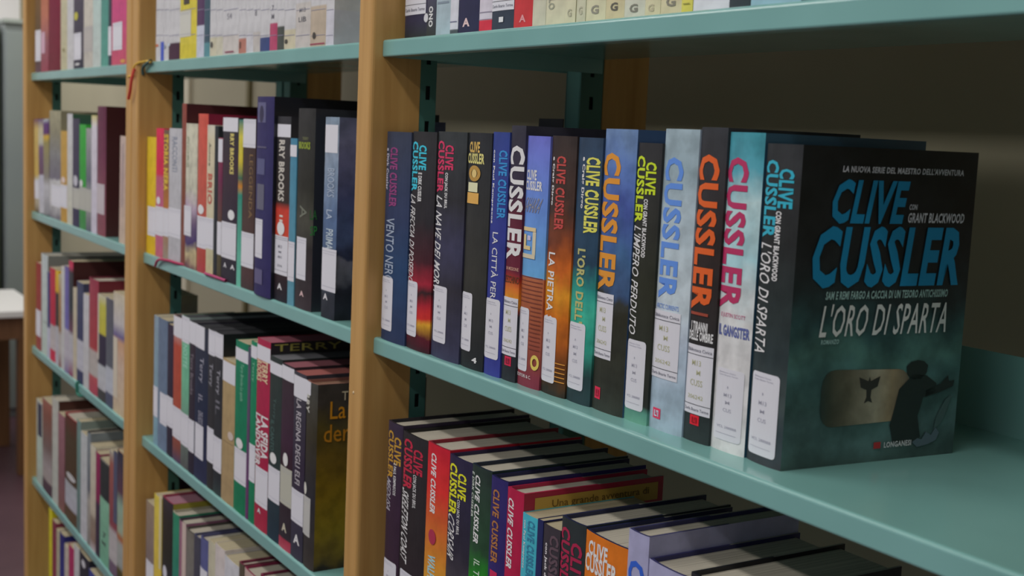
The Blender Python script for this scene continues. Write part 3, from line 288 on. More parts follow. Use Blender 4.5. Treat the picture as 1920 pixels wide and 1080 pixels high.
{'L':'black and plum book with a red foot edge','x':-0.2745,'w':0.0407,'h':0.2428,'d':0.16,'y':0.003,'k':'p','st':[(0,'#984050'),(0.055,'#8c3040'),(0.06,'#28242a'),(0.45,'#2c1c24'),(0.6,'#342030'),(1,'#30282c')],'e':[('P',0,1,0.2405,0.2226,'#b4b4bc'),('o','printed_disc',0.3,0.7,0.1282,0.1106,'#c8c4b8'),('P',0.05,1,0.109,0.0593,'#98988c'),('v','A',0.3,0.7,0.035,0.0237,'#a8a490',1,0,'h')],'rim':'#a06868','pg':'#704048'},
{'L':'black book with white vertical lettering and wide head sticker','x':-0.2334,'w':0.039,'h':0.2399,'d':0.16,'y':0.003,'k':'p','st':[(0,'#30303c'),(0.5,'#2c2434'),(1,'#34343c')],'e':[('P',0,1.1,0.2355,0.2078,'#b4b4bc'),('v','LA REGINA DEGLI ELFI',0.3,0.7,0.2063,0.0973,'#a8a4a8',0,0),('P',0.0,1,0.0894,0.0469,'#b4b4bc'),('v','A',0.3,0.8,0.0326,0.0199,'#c0c0c4',1,0,'h')],'rim':'#803c3c','pg':'#7c4440'},
{'L':'dark grey hardback with golden brown picture cover','x':-0.1941,'w':0.0341,'h':0.2351,'d':0.15,'y':0.003,'k':'h','st':[(0,'#34302c'),(0.4,'#24242a'),(0.7,'#302c20'),(1,'#3c3c38')],'e':[('P',-0.3,0.5,0.235,0.2184,'#b4b4bc'),('v','RRY',0.0,0.4,0.2199,0.1957,'#a8a8a0',1,0),('P',-0.2,0.7,0.0902,0.0407,'#9c9c98'),('o','printed_disc',0.0,0.35,0.1072,0.0918,'#b0b0a8')],'rim':'#785048','side':'GOLD','n':0.6,'pg':'#6c5040','sx':[('t','Te',0.0332,0.0482,0.2251,0.2137,'#b0a890'),('t','La',0.0182,0.0388,0.2133,0.1912,'#b07818'),('t','der',0.0106,0.0447,0.1847,0.1625,'#a06c18')]},
]),
('D2', -0.96, "on the middle bay's lowest shelf", [
{'L':'faded grey brown book beside the upright','x':-0.8937,'w':0.0487,'h':0.2104,'d':0.145,'y':0.003,'k':'p','st':[(0,'#706468'),(0.5,'#6c6060'),(1,'#807060')],'e':[('P',0.1,1,0.1073,0.0593,'#b4b4bc')]},
{'L':'yellow book with pale right edge','x':-0.8447,'w':0.0437,'h':0.2351,'d':0.145,'y':0.003,'k':'p','st':[(0,'#b09c60'),(0.4,'#b8a040'),(1,'#b8a844')],'e':[('r','pale_stripe',0.75,1,0.2399,0.1129,'#b0a888')]},
{'L':'black book with yellow cover,hinge worn at the head','x':-0.8007,'w':0.0599,'h':0.2434,'d':0.12,'y':0.003,'k':'h','st':[(0,'#34304c'),(0.6,'#24241e'),(0.85,'#282420'),(1,'#302a30')],'e':[('o','printed_disc',0.2,0.6,0.1293,0.1062,'#b0b0b8')],'rim':'#7c2c40','side':'#7c7428','pg':'#7a5460'},
{'L':'teal green book','x':-0.7406,'w':0.0344,'h':0.2339,'d':0.145,'y':0.003,'k':'h','st':[(0,'#246460'),(1,'#2c7458')],'e':[],'rim':'#8c8878'},
{'L':'slim dusty pink book with white edge','x':-0.7059,'w':0.0361,'h':0.2304,'d':0.145,'y':0.003,'k':'h','st':[(0,'#785060'),(1,'#84586c')],'e':[('r','white_edge',0.6,1,0.232,0.1213,'#a89890')],'rim':'#3c2c3c'},
{'L':'grey olive book','x':-0.6695,'w':0.0403,'h':0.227,'d':0.145,'y':0.003,'k':'h','st':[(0,'#68686c'),(1,'#646058')],'e':[],'rim':'#403c38'},
{'L':'charcoal book before a violet blue one','x':-0.6289,'w':0.0311,'h':0.2288,'d':0.145,'y':0.003,'k':'h','st':[(0,'#34343c'),(1,'#3c3c48')],'e':[],'rim':'#3c3c54'},
{'L':'violet blue book','x':-0.5975,'w':0.0403,'h':0.2357,'d':0.145,'y':0.003,'k':'h','st':[(0,'#605c84'),(0.2,'#484c78'),(1,'#4c5078')],'e':[('P',0,0.9,0.1883,0.1587,'#b4b4bc')],'rim':'#3c3c5c'},
{'L':'cream book after the violet blue one','x':-0.5569,'w':0.0316,'h':0.2421,'d':0.145,'y':0.003,'k':'p','st':[(0,'#a09c88'),(1,'#a4a08c')],'e':[]},
{'L':'white paperback,taller of the two','x':-0.525,'w':0.0423,'h':0.2461,'d':0.145,'y':0.003,'k':'p','st':[(0,'#a8a8b0'),(1,'#b0a8a4')],'e':[]},
{'L':'second white paperback,worn at the head','x':-0.4825,'w':0.0605,'h':0.2407,'d':0.145,'y':0.003,'k':'p','st':[(0,'#a4a4b0'),(1,'#acacb0')],'e':[]},
{'L':'thin dark edged book next to the white paperbacks','x':-0.4217,'w':0.0192,'h':0.2505,'d':0.145,'y':0.003,'k':'h','st':[(0,'#4c4438'),(1,'#4c4438')],'e':[],'rim':'#601c34'},
{'L':'dark red book with pale spine','x':-0.4022,'w':0.062,'h':0.249,'d':0.145,'y':0.003,'k':'h','st':[(0,'#a8948c'),(1,'#a8948c')],'e':[],'rim':'#701c3c'},
{'L':'maroon book,last one whose head shows','x':-0.3399,'w':0.0506,'h':0.2595,'d':0.145,'y':0.003,'k':'h','st':[(0,'#5c2030'),(1,'#5c2030')],'e':[],'rim':'#641c38'},
]),
('A3', -0.0, "on the back bay's top shelf", [
{'L':'dark gold slim book with white label beside the upright','x':-1.839,'w':0.0649,'h':0.2,'d':0.14,'y':0.003,'k':'p','st':[(0,'#584048'),(0.2,'#484034'),(1,'#6c5030')],'e':[('P',0.1,1,0.0944,0.0249,'#b4b4bc')]},
{'L':'brown pink book','x':-1.7738,'w':0.0792,'h':0.2089,'d':0.14,'y':0.003,'k':'p','st':[(0,'#803c48'),(0.3,'#805058'),(0.6,'#a06450'),(1,'#905840')],'e':[('P',0.1,0.6,0.0875,0.0407,'#b090a0')]},
{'L':'wide deep maroon book','x':-1.6943,'w':0.1224,'h':0.1881,'d':0.14,'y':0.003,'k':'h','st':[(0,'#601c28'),(1,'#681430')],'e':[],'rim':'#501020'},
{'L':'cream book after the maroon one','x':-1.5715,'w':0.0602,'h':0.2069,'d':0.14,'y':0.003,'k':'p','st':[(0,'#a09c80'),(1,'#a4a088')],'e':[('o','printed_disc',0.4,0.7,0.0456,0.0368,'#706840')]},
{'L':'white book with cream edge','x':-1.5111,'w':0.0579,'h':0.2027,'d':0.14,'y':0.003,'k':'p','st':[(0,'#a8a8a8'),(1,'#a8a8ac')],'e':[]},
{'L':'dark grey book with a yellow figure above its label','x':-1.4529,'w':0.0875,'h':0.1895,'d':0.14,'y':0.003,'k':'p','st':[(0,'#30303c'),(0.2,'#34303c'),(1,'#484450')],'e':[('o','yellow_figure',0.1,0.5,0.1128,0.096,'#a09c34'),('P',0.05,0.8,0.0707,0.0178,'#b4b4bc'),('o','printed_disc',0.2,0.7,0.0114,0.0061,'#a8a8a8')]},
{'L':'white slim book with grey label','x':-1.3651,'w':0.074,'h':0.2113,'d':0.14,'y':0.003,'k':'p','st':[(0,'#a09c94'),(1,'#b0aca0')],'e':[('P',0,1,0.0793,0.03,'#989490')]},
{'L':'pale aqua book','x':-1.2908,'w':0.0622,'h':0.1954,'d':0.14,'y':0.003,'k':'p','st':[(0,'#a0a8a4'),(1,'#98b0ac')],'e':[]},
{'L':'teal book beside the pale aqua one','x':-1.2282,'w':0.0557,'h':0.1948,'d':0.14,'y':0.003,'k':'p','st':[(0,'#4c8478'),(1,'#40746c')],'e':[]},
{'L':'thin black book with white label','x':-1.1723,'w':0.023,'h':0.2115,'d':0.14,'y':0.003,'k':'p','st':[(0,'#303440'),(1,'#34343c')],'e':[('P',0,1,0.0708,0.0186,'#b4b4bc')]},
{'L':'raspberry pink book with white label,last before the upright','x':-1.149,'w':0.1034,'h':0.1898,'d':0.14,'y':0.003,'k':'p','st':[(0,'#a8485c'),(0.5,'#a8406c'),(1,'#a84860')],'e':[('P',0.1,0.75,0.0757,0.0264,'#b4b4bc'),('o','printed_disc',0.65,0.95,0.0093,0.0026,'#b08040')]},
]),
('B3', -0.32, "on the back bay's second shelf", [
{'L':'slim cream yellow book leaning on the upright','x':-1.8427,'w':0.0484,'h':0.2129,'d':0.12,'y':0.003,'k':'p','st':[(0,'#544838'),(0.1,'#98907c'),(0.35,'#a8a898'),(0.4,'#a8904c'),(0.9,'#a8945c'),(1,'#604058')],'e':[('P',0,1,0.0743,0.0303,'#b4b4bc')],'lean':3},
{'L':'slim white book with purple head','x':-1.794,'w':0.0529,'h':0.2135,'d':0.12,'y':0.003,'k':'p','st':[(0,'#a0a0a4'),(0.4,'#a0a0ac'),(0.42,'#584050'),(0.7,'#604c68'),(0.75,'#a0a090'),(0.9,'#a49c80'),(1,'#584468')],'e':[],'lean':3},
{'L':'grey book with purple and yellow head','x':-1.7408,'w':0.0566,'h':0.2142,'d':0.12,'y':0.003,'k':'p','st':[(0,'#707074'),(0.3,'#a0a0a4'),(0.4,'#706c64'),(0.75,'#80784c'),(0.82,'#b0902c'),(0.85,'#502c5c'),(0.95,'#503464'),(1,'#98a0a0')],'e':[],'lean':3},
{'L':'tall grey cream picture book','x':-1.6834,'w':0.113,'h':0.2348,'d':0.2,'y':0.003,'k':'p','st':[(0,'#605c64'),(0.15,'#a4a4a4'),(0.35,'#a8a8a8'),(0.38,'#605c68'),(0.6,'#707070'),(0.8,'#787460'),(1,'#8c8870')],'e':[('P',0.2,1,0.0743,0.0276,'#b4b4bc')],'side':'#74705c','n':0.6},
{'L':'amber slim book','x':-1.5701,'w':0.061,'h':0.1927,'d':0.12,'y':0.003,'k':'p','st':[(0,'#a07c38'),(1,'#a48440')],'e':[('P',0,1,0.0795,0.0308,'#b4b4bc'),('o','printed_disc',0.2,0.8,0.0963,0.0829,'#b8a8a0')]},
{'L':'white slim book between amber and dark ones','x':-1.5088,'w':0.049,'h':0.2293,'d':0.15,'y':0.003,'k':'p','st':[(0,'#a4a494'),(0.5,'#a8a8a4'),(1,'#a8a8ac')],'e':[],'side':'#2c4c3c'},
{'L':'dark violet grey book','x':-1.4595,'w':0.0615,'h':0.22,'d':0.14,'y':0.003,'k':'p','st':[(0,'#302c44'),(1,'#3c3848')],'e':[('P',0.1,1,0.0793,0.0371,'#989890'),('o','printed_disc',0.2,0.8,0.1052,0.0825,'#a0a0a8')],'side':'#24483c'},
{'L':'bright green book','x':-1.3976,'w':0.0546,'h':0.209,'d':0.13,'y':0.003,'k':'p','st':[(0,'#387440'),(0.5,'#2c8430'),(1,'#349038')],'e':[('P',0,1,0.0843,0.0382,'#94948c'),('o','printed_disc',0.1,0.6,0.0986,0.0843,'#e4e4ea')]},
{'L':'slim grey book beside the green one','x':-1.3427,'w':0.044,'h':0.2025,'d':0.12,'y':0.003,'k':'p','st':[(0,'#484c58'),(0.3,'#8c8c88'),(0.5,'#545864'),(1,'#888888')],'e':[('P',0,1,0.0826,0.0388,'#94948c')]},
{'L':'white slim book touching the maroon binding','x':-1.2985,'w':0.0427,'h':0.228,'d':0.13,'y':0.003,'k':'p','st':[(0,'#a8a4b0'),(0.9,'#b0acb4'),(1,'#b0a870')],'e':[]},
{'L':'large maroon bound volume,tallest here','x':-1.2555,'w':0.0659,'h':0.2457,'d':0.2,'y':0.003,'k':'h','st':[(0,'#704048'),(0.3,'#70404c'),(0.6,'#5c2c40'),(1,'#54283c')],'e':[('P',-0.1,0.9,0.0988,0.0414,'#a0989c')],'rim':'#401c20','side':'#361618'},
{'L':'pinkish cream slim book leaning by itself','x':-1.088,'w':0.0433,'h':0.1937,'d':0.12,'y':0.003,'k':'p','st':[(0,'#a49484'),(0.6,'#a08c84'),(1,'#a4948c')],'e':[('r','grey_stripe',0.4,0.6,0.18,0.0665,'#8c7c7c')],'lean':-1.5},
]),
('C3', -0.64, "on the back bay's third shelf", [
{'L':'brick red book beside the upright','x':-1.8313,'w':0.0544,'h':0.2041,'d':0.13,'y':0.003,'k':'p','st':[(0,'#84403c'),(1,'#80302c')],'e':[('P',0,1,0.0937,0.0321,'#b4b4bc')]},
{'L':'tall white book with grey cover','x':-1.7766,'w':0.07,'h':0.2298,'d':0.2,'y':0.003,'k':'h','st':[(0,'#9ca8a0'),(1,'#a0a8a8')],'e':[('r','print_line',0.5,0.9,0.0762,0.075,'#505050')],'rim':'#8c9090','side':'#686c68'},
{'L':'thin blue book','x':-1.7063,'w':0.0282,'h':0.1959,'d':0.12,'y':0.003,'k':'p','st':[(0,'#9898a8'),(0.35,'#a0a0b0'),(0.36,'#343460'),(1,'#383464')],'e':[]},
{'L':'red slim book','x':-1.6779,'w':0.0552,'h':0.2088,'d':0.12,'y':0.003,'k':'p','st':[(0,'#a82840'),(0.12,'#a82840'),(0.13,'#a09898'),(0.38,'#989494'),(0.4,'#982038'),(1,'#a02838')],'e':[]},
{'L':'thin yellow headed book','x':-1.6224,'w':0.0321,'h':0.2092,'d':0.12,'y':0.003,'k':'p','st':[(0,'#98949c'),(0.4,'#98989c'),(0.42,'#34302c'),(0.75,'#302c2c'),(0.78,'#b08c20'),(1,'#b89828')],'e':[]},
{'L':'thin brown book with cream head','x':-1.59,'w':0.0262,'h':0.2035,'d':0.12,'y':0.003,'k':'p','st':[(0,'#703c34'),(0.15,'#989490'),(0.35,'#989490'),(0.4,'#806040'),(0.8,'#90704c'),(1,'#a09c80')],'e':[]},
{'L':'thin white book before the purple one','x':-1.5634,'w':0.031,'h':0.224,'d':0.12,'y':0.003,'k':'p','st':[(0,'#a0a0a0'),(1,'#a8a8a4')],'e':[]},
{'L':'purple book with plum edge','x':-1.5322,'w':0.0405,'h':0.2286,'d':0.12,'y':0.003,'k':'p','st':[(0,'#6c5c80'),(0.15,'#98949c'),(0.4,'#98949c'),(0.42,'#5c5890'),(1,'#5c5488')],'e':[]},
{'L':'black book with pink head','x':-1.4914,'w':0.0395,'h':0.2445,'d':0.22,'y':0.003,'k':'p','st':[(0,'#702848'),(0.15,'#98949c'),(0.35,'#98989c'),(0.4,'#583848'),(0.6,'#283034'),(0.9,'#303034'),(0.95,'#a83050'),(1,'#a02c44')],'e':[],'side':'#3a1c1c'},
{'L':'short cream slim book','x':-1.4516,'w':0.0337,'h':0.1917,'d':0.12,'y':0.003,'k':'p','st':[(0,'#a09884'),(1,'#a49c88')],'e':[]},
{'L':'slate navy book with white label','x':-1.4177,'w':0.0562,'h':0.2093,'d':0.13,'y':0.003,'k':'p','st':[(0,'#303450'),(0.12,'#303450'),(0.14,'#9c9ca4'),(0.42,'#9c9ca4'),(0.44,'#303450'),(1,'#383c54')],'e':[]},
{'L':'pure white slim book','x':-1.3611,'w':0.0453,'h':0.1912,'d':0.12,'y':0.003,'k':'p','st':[(0,'#a0a0a0'),(1,'#a4a4a8')],'e':[]},
{'L':'rose red hardback with darker cover','x':-1.3155,'w':0.0741,'h':0.2292,'d':0.16,'y':0.003,'k':'h','st':[(0,'#8c3848'),(0.15,'#98484c'),(0.17,'#94908c'),(0.37,'#98908c'),(0.4,'#8c3438'),(1,'#803040')],'e':[],'rim':'#5c1c2c','side':'#5c1c28'},
{'L':'book with yellow and black squares and white frame','x':-1.2411,'w':0.0623,'h':0.2068,'d':0.13,'y':0.003,'k':'p','st':[(0,'#383838'),(0.1,'#383838'),(0.11,'#9c9ca0'),(0.33,'#989ca0'),(0.35,'#282434'),(0.62,'#2c2438'),(0.64,'#a09834'),(0.9,'#a09c40'),(1,'#a8a490')],'e':[('r','white_edge',0,0.2,0.2056,0.0776,'#a8a498')]},
{'L':'slate grey book with white label','x':-1.1785,'w':0.0558,'h':0.2079,'d':0.13,'y':0.003,'k':'p','st':[(0,'#3c4454'),(0.12,'#44485c'),(0.14,'#989ca4'),(0.36,'#989ca4'),(0.38,'#4c5058'),(1,'#4c4c54')],'e':[]},
{'L':'pale peach book with violet marks,last in the row','x':-1.1224,'w':0.0945,'h':0.2263,'d':0.13,'y':0.003,'k':'p','st':[(0,'#a89c80'),(0.06,'#a89880'),(0.4,'#a89484'),(0.6,'#a88468'),(0.65,'#585078'),(0.75,'#a09c9c'),(1,'#a8a08c')],'e':[('r','white_edge',0,0.35,0.1418,0.0283,'#aca494')]},
]),
('D3', -0.96, "on the back bay's fourth shelf", [
{'L':'white slim book with black stripe beside the upright','x':-1.8273,'w':0.067,'h':0.1996,'d':0.14,'y':0.003,'k':'p','st':[(0,'#909890'),(0.4,'#98a89c'),(1,'#989890')],'e':[('r','black_stripe',0.3,0.9,0.1942,0.1162,'#24283c')]},
{'L':'worn grey book with russet head','x':-1.76,'w':0.0988,'h':0.2159,'d':0.14,'y':0.003,'k':'p','st':[(0,'#403038'),(0.12,'#483840'),(0.14,'#88807c'),(0.3,'#888080'),(0.5,'#645450'),(0.85,'#70483c'),(1,'#845448')],'e':[]},
{'L':'tall white book with dark red cover','x':-1.6609,'w':0.0663,'h':0.2384,'d':0.19,'y':0.003,'k':'h','st':[(0,'#989c94'),(1,'#9c9c94')],'e':[],'rim':'#8c8880','side':'#3c201c'},
{'L':'plum striped slim book','x':-1.5943,'w':0.0637,'h':0.2171,'d':0.12,'y':0.003,'k':'p','st':[(0,'#705048'),(0.3,'#6c4c50'),(1,'#805860')],'e':[]},
{'L':'brown and olive book with red edged head','x':-1.5302,'w':0.1158,'h':0.2296,'d':0.14,'y':0.003,'k':'h','st':[(0,'#4c3c2c'),(0.12,'#4c3c28'),(0.14,'#94949c'),(0.36,'#909498'),(0.38,'#403020'),(0.8,'#403424'),(1,'#502820')],'e':[('o','printed_disc',0.2,0.9,0.1079,0.0935,'#a0a0a0')],'rim':'#8c3038'},
{'L':'thin grey green book under a grey cover','x':-1.4142,'w':0.0334,'h':0.2396,'d':0.17,'y':0.003,'k':'p','st':[(0,'#506460'),(1,'#607874')],'e':[],'side':'#687470'},
{'L':'white slim book after the grey green one','x':-1.3805,'w':0.0558,'h':0.2222,'d':0.12,'y':0.003,'k':'p','st':[(0,'#a0a0a4'),(1,'#9ca0a0')],'e':[]},
{'L':'grey slim book with dark top edge','x':-1.3244,'w':0.027,'h':0.2339,'d':0.15,'y':0.003,'k':'h','st':[(0,'#706c68'),(0.4,'#8c8880'),(0.5,'#545860'),(1,'#6c7478')],'e':[],'rim':'#20242c'},
{'L':'cream book with fawn foot','x':-1.2971,'w':0.0441,'h':0.216,'d':0.14,'y':0.003,'k':'p','st':[(0,'#a0989c'),(0.1,'#786458'),(0.3,'#786c60'),(0.35,'#a09888'),(1,'#a8a494')],'e':[]},
{'L':'raspberry slim book','x':-1.2527,'w':0.0343,'h':0.2102,'d':0.14,'y':0.003,'k':'p','st':[(0,'#302834'),(0.5,'#38283c'),(0.55,'#702044'),(1,'#782448')],'e':[]},
{'L':'black book with mint green lower spine','x':-1.218,'w':0.0706,'h':0.2068,'d':0.13,'y':0.003,'k':'p','st':[(0,'#609078'),(0.4,'#68947c'),(0.62,'#709c84'),(0.64,'#24282a'),(0.98,'#282c2c'),(1,'#908c80')],'e':[('h','7',0.4,0.7,0.065,0.0536,'#384440',1,0),('h','M',0.3,0.7,0.046,0.0385,'#384440',1,0)]},
{'L':'rust and grey striped book with white head','x':-1.1471,'w':0.0595,'h':0.2388,'d':0.14,'y':0.003,'k':'p','st':[(0,'#584858'),(0.1,'#605060'),(0.12,'#989494'),(0.35,'#989494'),(0.4,'#703840'),(0.9,'#804c44'),(1,'#908c80')],'e':[('r','slate_edge',0.6,1,0.2458,0.1069,'#404458')]},
{'L':'black framed book with pale green picture','x':-1.0873,'w':0.0682,'h':0.2532,'d':0.14,'y':0.003,'k':'p','st':[(0,'#24242c'),(0.1,'#484018'),(0.14,'#808480'),(0.3,'#888c88'),(0.35,'#8c4c24'),(0.4,'#84907c'),(0.6,'#789080'),(0.7,'#4c3440'),(1,'#282c38')],'e':[]},
]),
('E3', -1.28, "on the back bay's bottom shelf", [
{'L':'thin bright yellow book next to the upright','x':-1.6896,'w':0.0342,'h':0.2931,'d':0.13,'y':0.003,'k':'p','st':[(0,'#b0a820'),(1,'#b0a820')],'e':[]},
{'L':'maroon slim book','x':-1.6551,'w':0.0446,'h':0.2754,'d':0.13,'y':0.003,'k':'p','st':[(0,'#787074'),(0.3,'#783040'),(1,'#6c2c3c')],'e':[]},
{'L':'thin cream book by the navy one','x':-1.6103,'w':0.0325,'h':0.2661,'d':0.13,'y':0.003,'k':'p','st':[(0,'#989884'),(1,'#98947c')],'e':[]},
{'L':'navy blue book','x':-1.5774,'w':0.0477,'h':0.2698,'d':0.13,'y':0.003,'k':'p','st':[(0,'#343c80'),(1,'#24245c')],'e':[]},
{'L':'cream grey book between navy and crimson','x':-1.5294,'w':0.0412,'h':0.2563,'d':0.13,'y':0.003,'k':'p','st':[(0,'#a0988c'),(1,'#a0988c')],'e':[]},
{'L':'crimson book','x':-1.488,'w':0.05,'h':0.2691,'d':0.13,'y':0.003,'k':'p','st':[(0,'#8c2c50'),(1,'#902850')],'e':[]},
{'L':'pale grey book after the crimson one','x':-1.4377,'w':0.0484,'h':0.2846,'d':0.13,'y':0.003,'k':'p','st':[(0,'#504c5c'),(0.5,'#a0a0a4'),(1,'#a4a4a4')],'e':[]},
{'L':'black book with small white emblem','x':-1.389,'w':0.0835,'h':0.2857,'d':0.13,'y':0.003,'k':'p','st':[(0,'#303038'),(1,'#24242c')],'e':[('o','printed_disc',0.3,0.7,0.2756,0.2595,'#a8a8ac')]},
{'L':'deep blue book,last one in view','x':-1.3052,'w':0.0789,'h':0.2725,'d':0.13,'y':0.003,'k':'p','st':[(0,'#303878'),(1,'#303878')],'e':[]},
]),
]

# ---------------------------------------------------------------- materials
S, T, W, LIP, PRO, GAP, DEP, UPS = .32, .0353, .8752, .0181, .0129, .004, .2866, .0663
WOOD = noisy('beech_veneer', '#94703e', '#a5824e', (70, 70, 4), .45, 4, .3, .72, gain=1.75)
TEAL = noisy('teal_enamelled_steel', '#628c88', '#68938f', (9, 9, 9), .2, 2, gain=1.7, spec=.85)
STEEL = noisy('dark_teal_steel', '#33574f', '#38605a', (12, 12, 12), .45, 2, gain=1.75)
SLOT_SHADE = flat('#101413', .8, 1)  # near-black colour standing for shade inside the hollow posts
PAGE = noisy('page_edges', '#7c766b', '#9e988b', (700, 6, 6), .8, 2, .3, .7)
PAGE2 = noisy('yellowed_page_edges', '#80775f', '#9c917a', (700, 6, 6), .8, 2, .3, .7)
STICK = flat('#b4b4be', .45)
STICK2 = flat('#a8a8aa', .5)
GREY = flat('#8a8a96', .6); GREY2 = flat('#5a5a66', .6); OLIVE = flat('#98987a', .6)

# ---------------------------------------------------------------- room
FLZ, CEZ, YB = -1.65, 1.25, .75
fl = struct(boxobj('floor', (-6.5, 3, -4, YB+.1, FLZ-.06, FLZ), noisy('dark_red_floor', '#46323a', '#503a42', (3, 3, 3), .4, 4, gain=1.6)))
ce = struct(boxobj('ceiling', (-6.5, 3, -4, YB+.1, CEZ, CEZ+.06), flat('#c0c0c0', .9)))
wb = struct(boxobj('wall_back', (-6.5, 3, YB, YB+.1, FLZ, CEZ), noisy('cream_paint', '#a49e86', '#aaa48c', (2, 2, 2), .85, 3, gain=.95)))
wl = struct(boxobj('wall_left', (-6.2, -6.1, -4, YB+.1, FLZ, CEZ), noisy('white_paint', '#b8b6bc', '#bebcc2', (2, 2, 2), .85, 3)))
wr = struct(boxobj('wall_right', (2.2, 2.3, -1.0, YB, FLZ, CEZ), noisy('cream_side_paint', '#a49e86', '#aaa48c', (2, 2, 2), .85, 3, gain=.95)))
tr = struct(boxobj('trim_1', (-3.14, -3.05, YB-.012, YB, FLZ, CEZ), flat('#a09a88', .7)))
tr = struct(boxobj('trim_2', (-2.48, -2.455, YB-.012, YB, FLZ, CEZ), flat('#5c563c', .7)))
bs = struct(boxobj('baseboard_back', (-6.5, 3, YB-.015, YB, FLZ, FLZ+.08), flat('#6a5030', .5)))
for x, y, e in LIGHTS:
    f = empty('ceiling_light', (x, y, CEZ), 'white rectangular ceiling light above the '+{(.7, -.95): 'aisle before the front bay', (-1.1, -.95): 'aisle before the middle bay', (-2.9, -.95): 'far end of the aisle', (-4.6, .1): 'desk beyond the bookcases', (.7, -1.75): 'room opposite the front bay', (-1.8, -1.75): 'room opposite the middle bay'}[(x, y)], 'ceiling light', 'ceiling lights')
    boxobj('housing', (-.98, .98, -.19, .19, -.05, 0), flat('#b8b8b8', .5), f)

# ---------------------------------------------------------------- bookcases
ZT, ZB = .66, -1.64
def front_board(root, x0, x1, name='front_board'):
    bm = bmesh.new(); addbox(bm, x0, x1, -PRO, .046, ZB, ZT)
    ed = [e for e in bm.edges if abs(e.verts[0].co.z-e.verts[1].co.z) > .5 and e.verts[0].co.y < 0]
    bmesh.ops.bevel(bm, geom=ed, offset=.004, segments=3, affect='EDGES', profile=.5)
    o = bmobj(name, bm, WOOD, root); return o
def post(root, x0, x1, y0, y1, name):
    """slotted steel post: two rails and webs around real slots on both side faces, a near-black core inside standing for the shade of the hollow"""
    bm = bmesh.new(); P = .038; sl = .015; yc = (y0+y1)/2; hw = .0028
    addbox(bm, x0+.002, x1-.002, y0, y0+.001, ZB, ZT); addbox(bm, x0+.002, x1-.002, y1-.001, y1, ZB, ZT)
    for a, b in ((x0, x0+.0012), (x1-.0012, x1)):
        addbox(bm, a, b, y0, yc-hw, ZB, ZT); addbox(bm, a, b, yc+hw, y1, ZB, ZT)
        z = ZB; zs0 = .0
        zc = [-.053+P*i for i in range(-41, 19)]
        prev = ZB
        for c in zc:
            if c-sl/2 <= prev: continue
            addbox(bm, a, b, yc-hw, yc+hw, prev, c-sl/2); prev = c+sl/2
        addbox(bm, a, b, yc-hw, yc+hw, prev, ZT)
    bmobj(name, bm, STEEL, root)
    boxobj('slot_shade_core', (x0+.004, x1-.004, y0+.003, y1-.003, ZB, ZT), SLOT_SHADE, root)
def upright(root, x0, x1):
    front_board(root, x0, x1)
    xm0, xm1 = x0+.004, x1-.0005
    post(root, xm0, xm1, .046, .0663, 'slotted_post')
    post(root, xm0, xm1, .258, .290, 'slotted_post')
    boxobj('rear_board', (x0, x1, .2905, .3575, ZB, ZT), WOOD, root, .002)
def shelf(root, x0, x1, z):
    """folded sheet: return flange, front lip, rounded nose, top, back upstand, with closed ends"""
    prof = [(.014, -LIP+.0012), (.014, -LIP), (.0015, -LIP)]
    prof += [(.0015-.0015*math.sin(a), -LIP+.0015-.0015*math.cos(a)) for a in (math.pi/4, math.pi/2)]
    prof += [(.003-.003*math.cos(a), -.003+.003*math.sin(a)) for a in (0, .4, .8, 1.2, math.pi/2)]
    prof += [(DEP, 0), (DEP, UPS), (DEP+.0015, UPS), (DEP+.0015, -.0014), (.0014, -.0014), (.0014, -LIP+.0012)]
    n = len(prof); vs = [(x, y, z+q) for x in (x0, x1) for y, q in prof]
    fs = [(i, (i+1) % n, n+(i+1) % n, n+i) for i in range(n)]
    bm = bmesh.new(); bv = [bm.verts.new(v) for v in vs]
    for f in fs: bm.faces.new([bv[i] for i in f])
    for s in (0, 1):
        try: bm.faces.new(bv[s*n:(s+1)*n])
        except ValueError: pass
    addbox(bm, x0, x0+.0012, .0015, DEP, z-LIP, z-.001); addbox(bm, x1-.0012, x1, .0015, DEP, z-LIP, z-.001)
    bmesh.ops.recalc_face_normals(bm, faces=bm.faces[:])
    bmobj('shelf', bm, TEAL, root)
XB2 = -T-W; XB3 = XB2-2*T-GAP-W
bc1 = empty('bookcase', (0, 0, ZB), 'beech and teal steel bookcase whose end shows the big dark novels', 'bookcase', 'library bookcases')
bc1.location = (0, 0, 0)
bc2 = empty('bookcase', (0, 0, 0), 'beech and teal steel bookcase at the back, beside the white desk', 'bookcase', 'library bookcases')
upright(bc1, W, W+T); upright(bc1, -T, 0); upright(bc1, XB2-T, XB2)
upright(bc2, XB2-2*T-GAP, XB2-T-GAP); upright(bc2, XB3-T, XB3)
for x0, root in ((0, bc1), (XB2, bc1), (XB3, bc2)):
    for k in range(-1, 6):  # uppermost shelf is unseen, added to close off light from above
        if -S*k > ZB+.02: shelf(root, x0+.0006, x0+W-.0006, -S*k)
for root, a, b in ((bc1, XB2-T, W+T), (bc2, XB3-T, XB2-T-GAP)):
    boxobj('top_panel', (a, b, -PRO, .3575, ZT+.0005, ZT+.02), WOOD, root, .002)  # unseen panel added to keep light out of the gap behind the cases

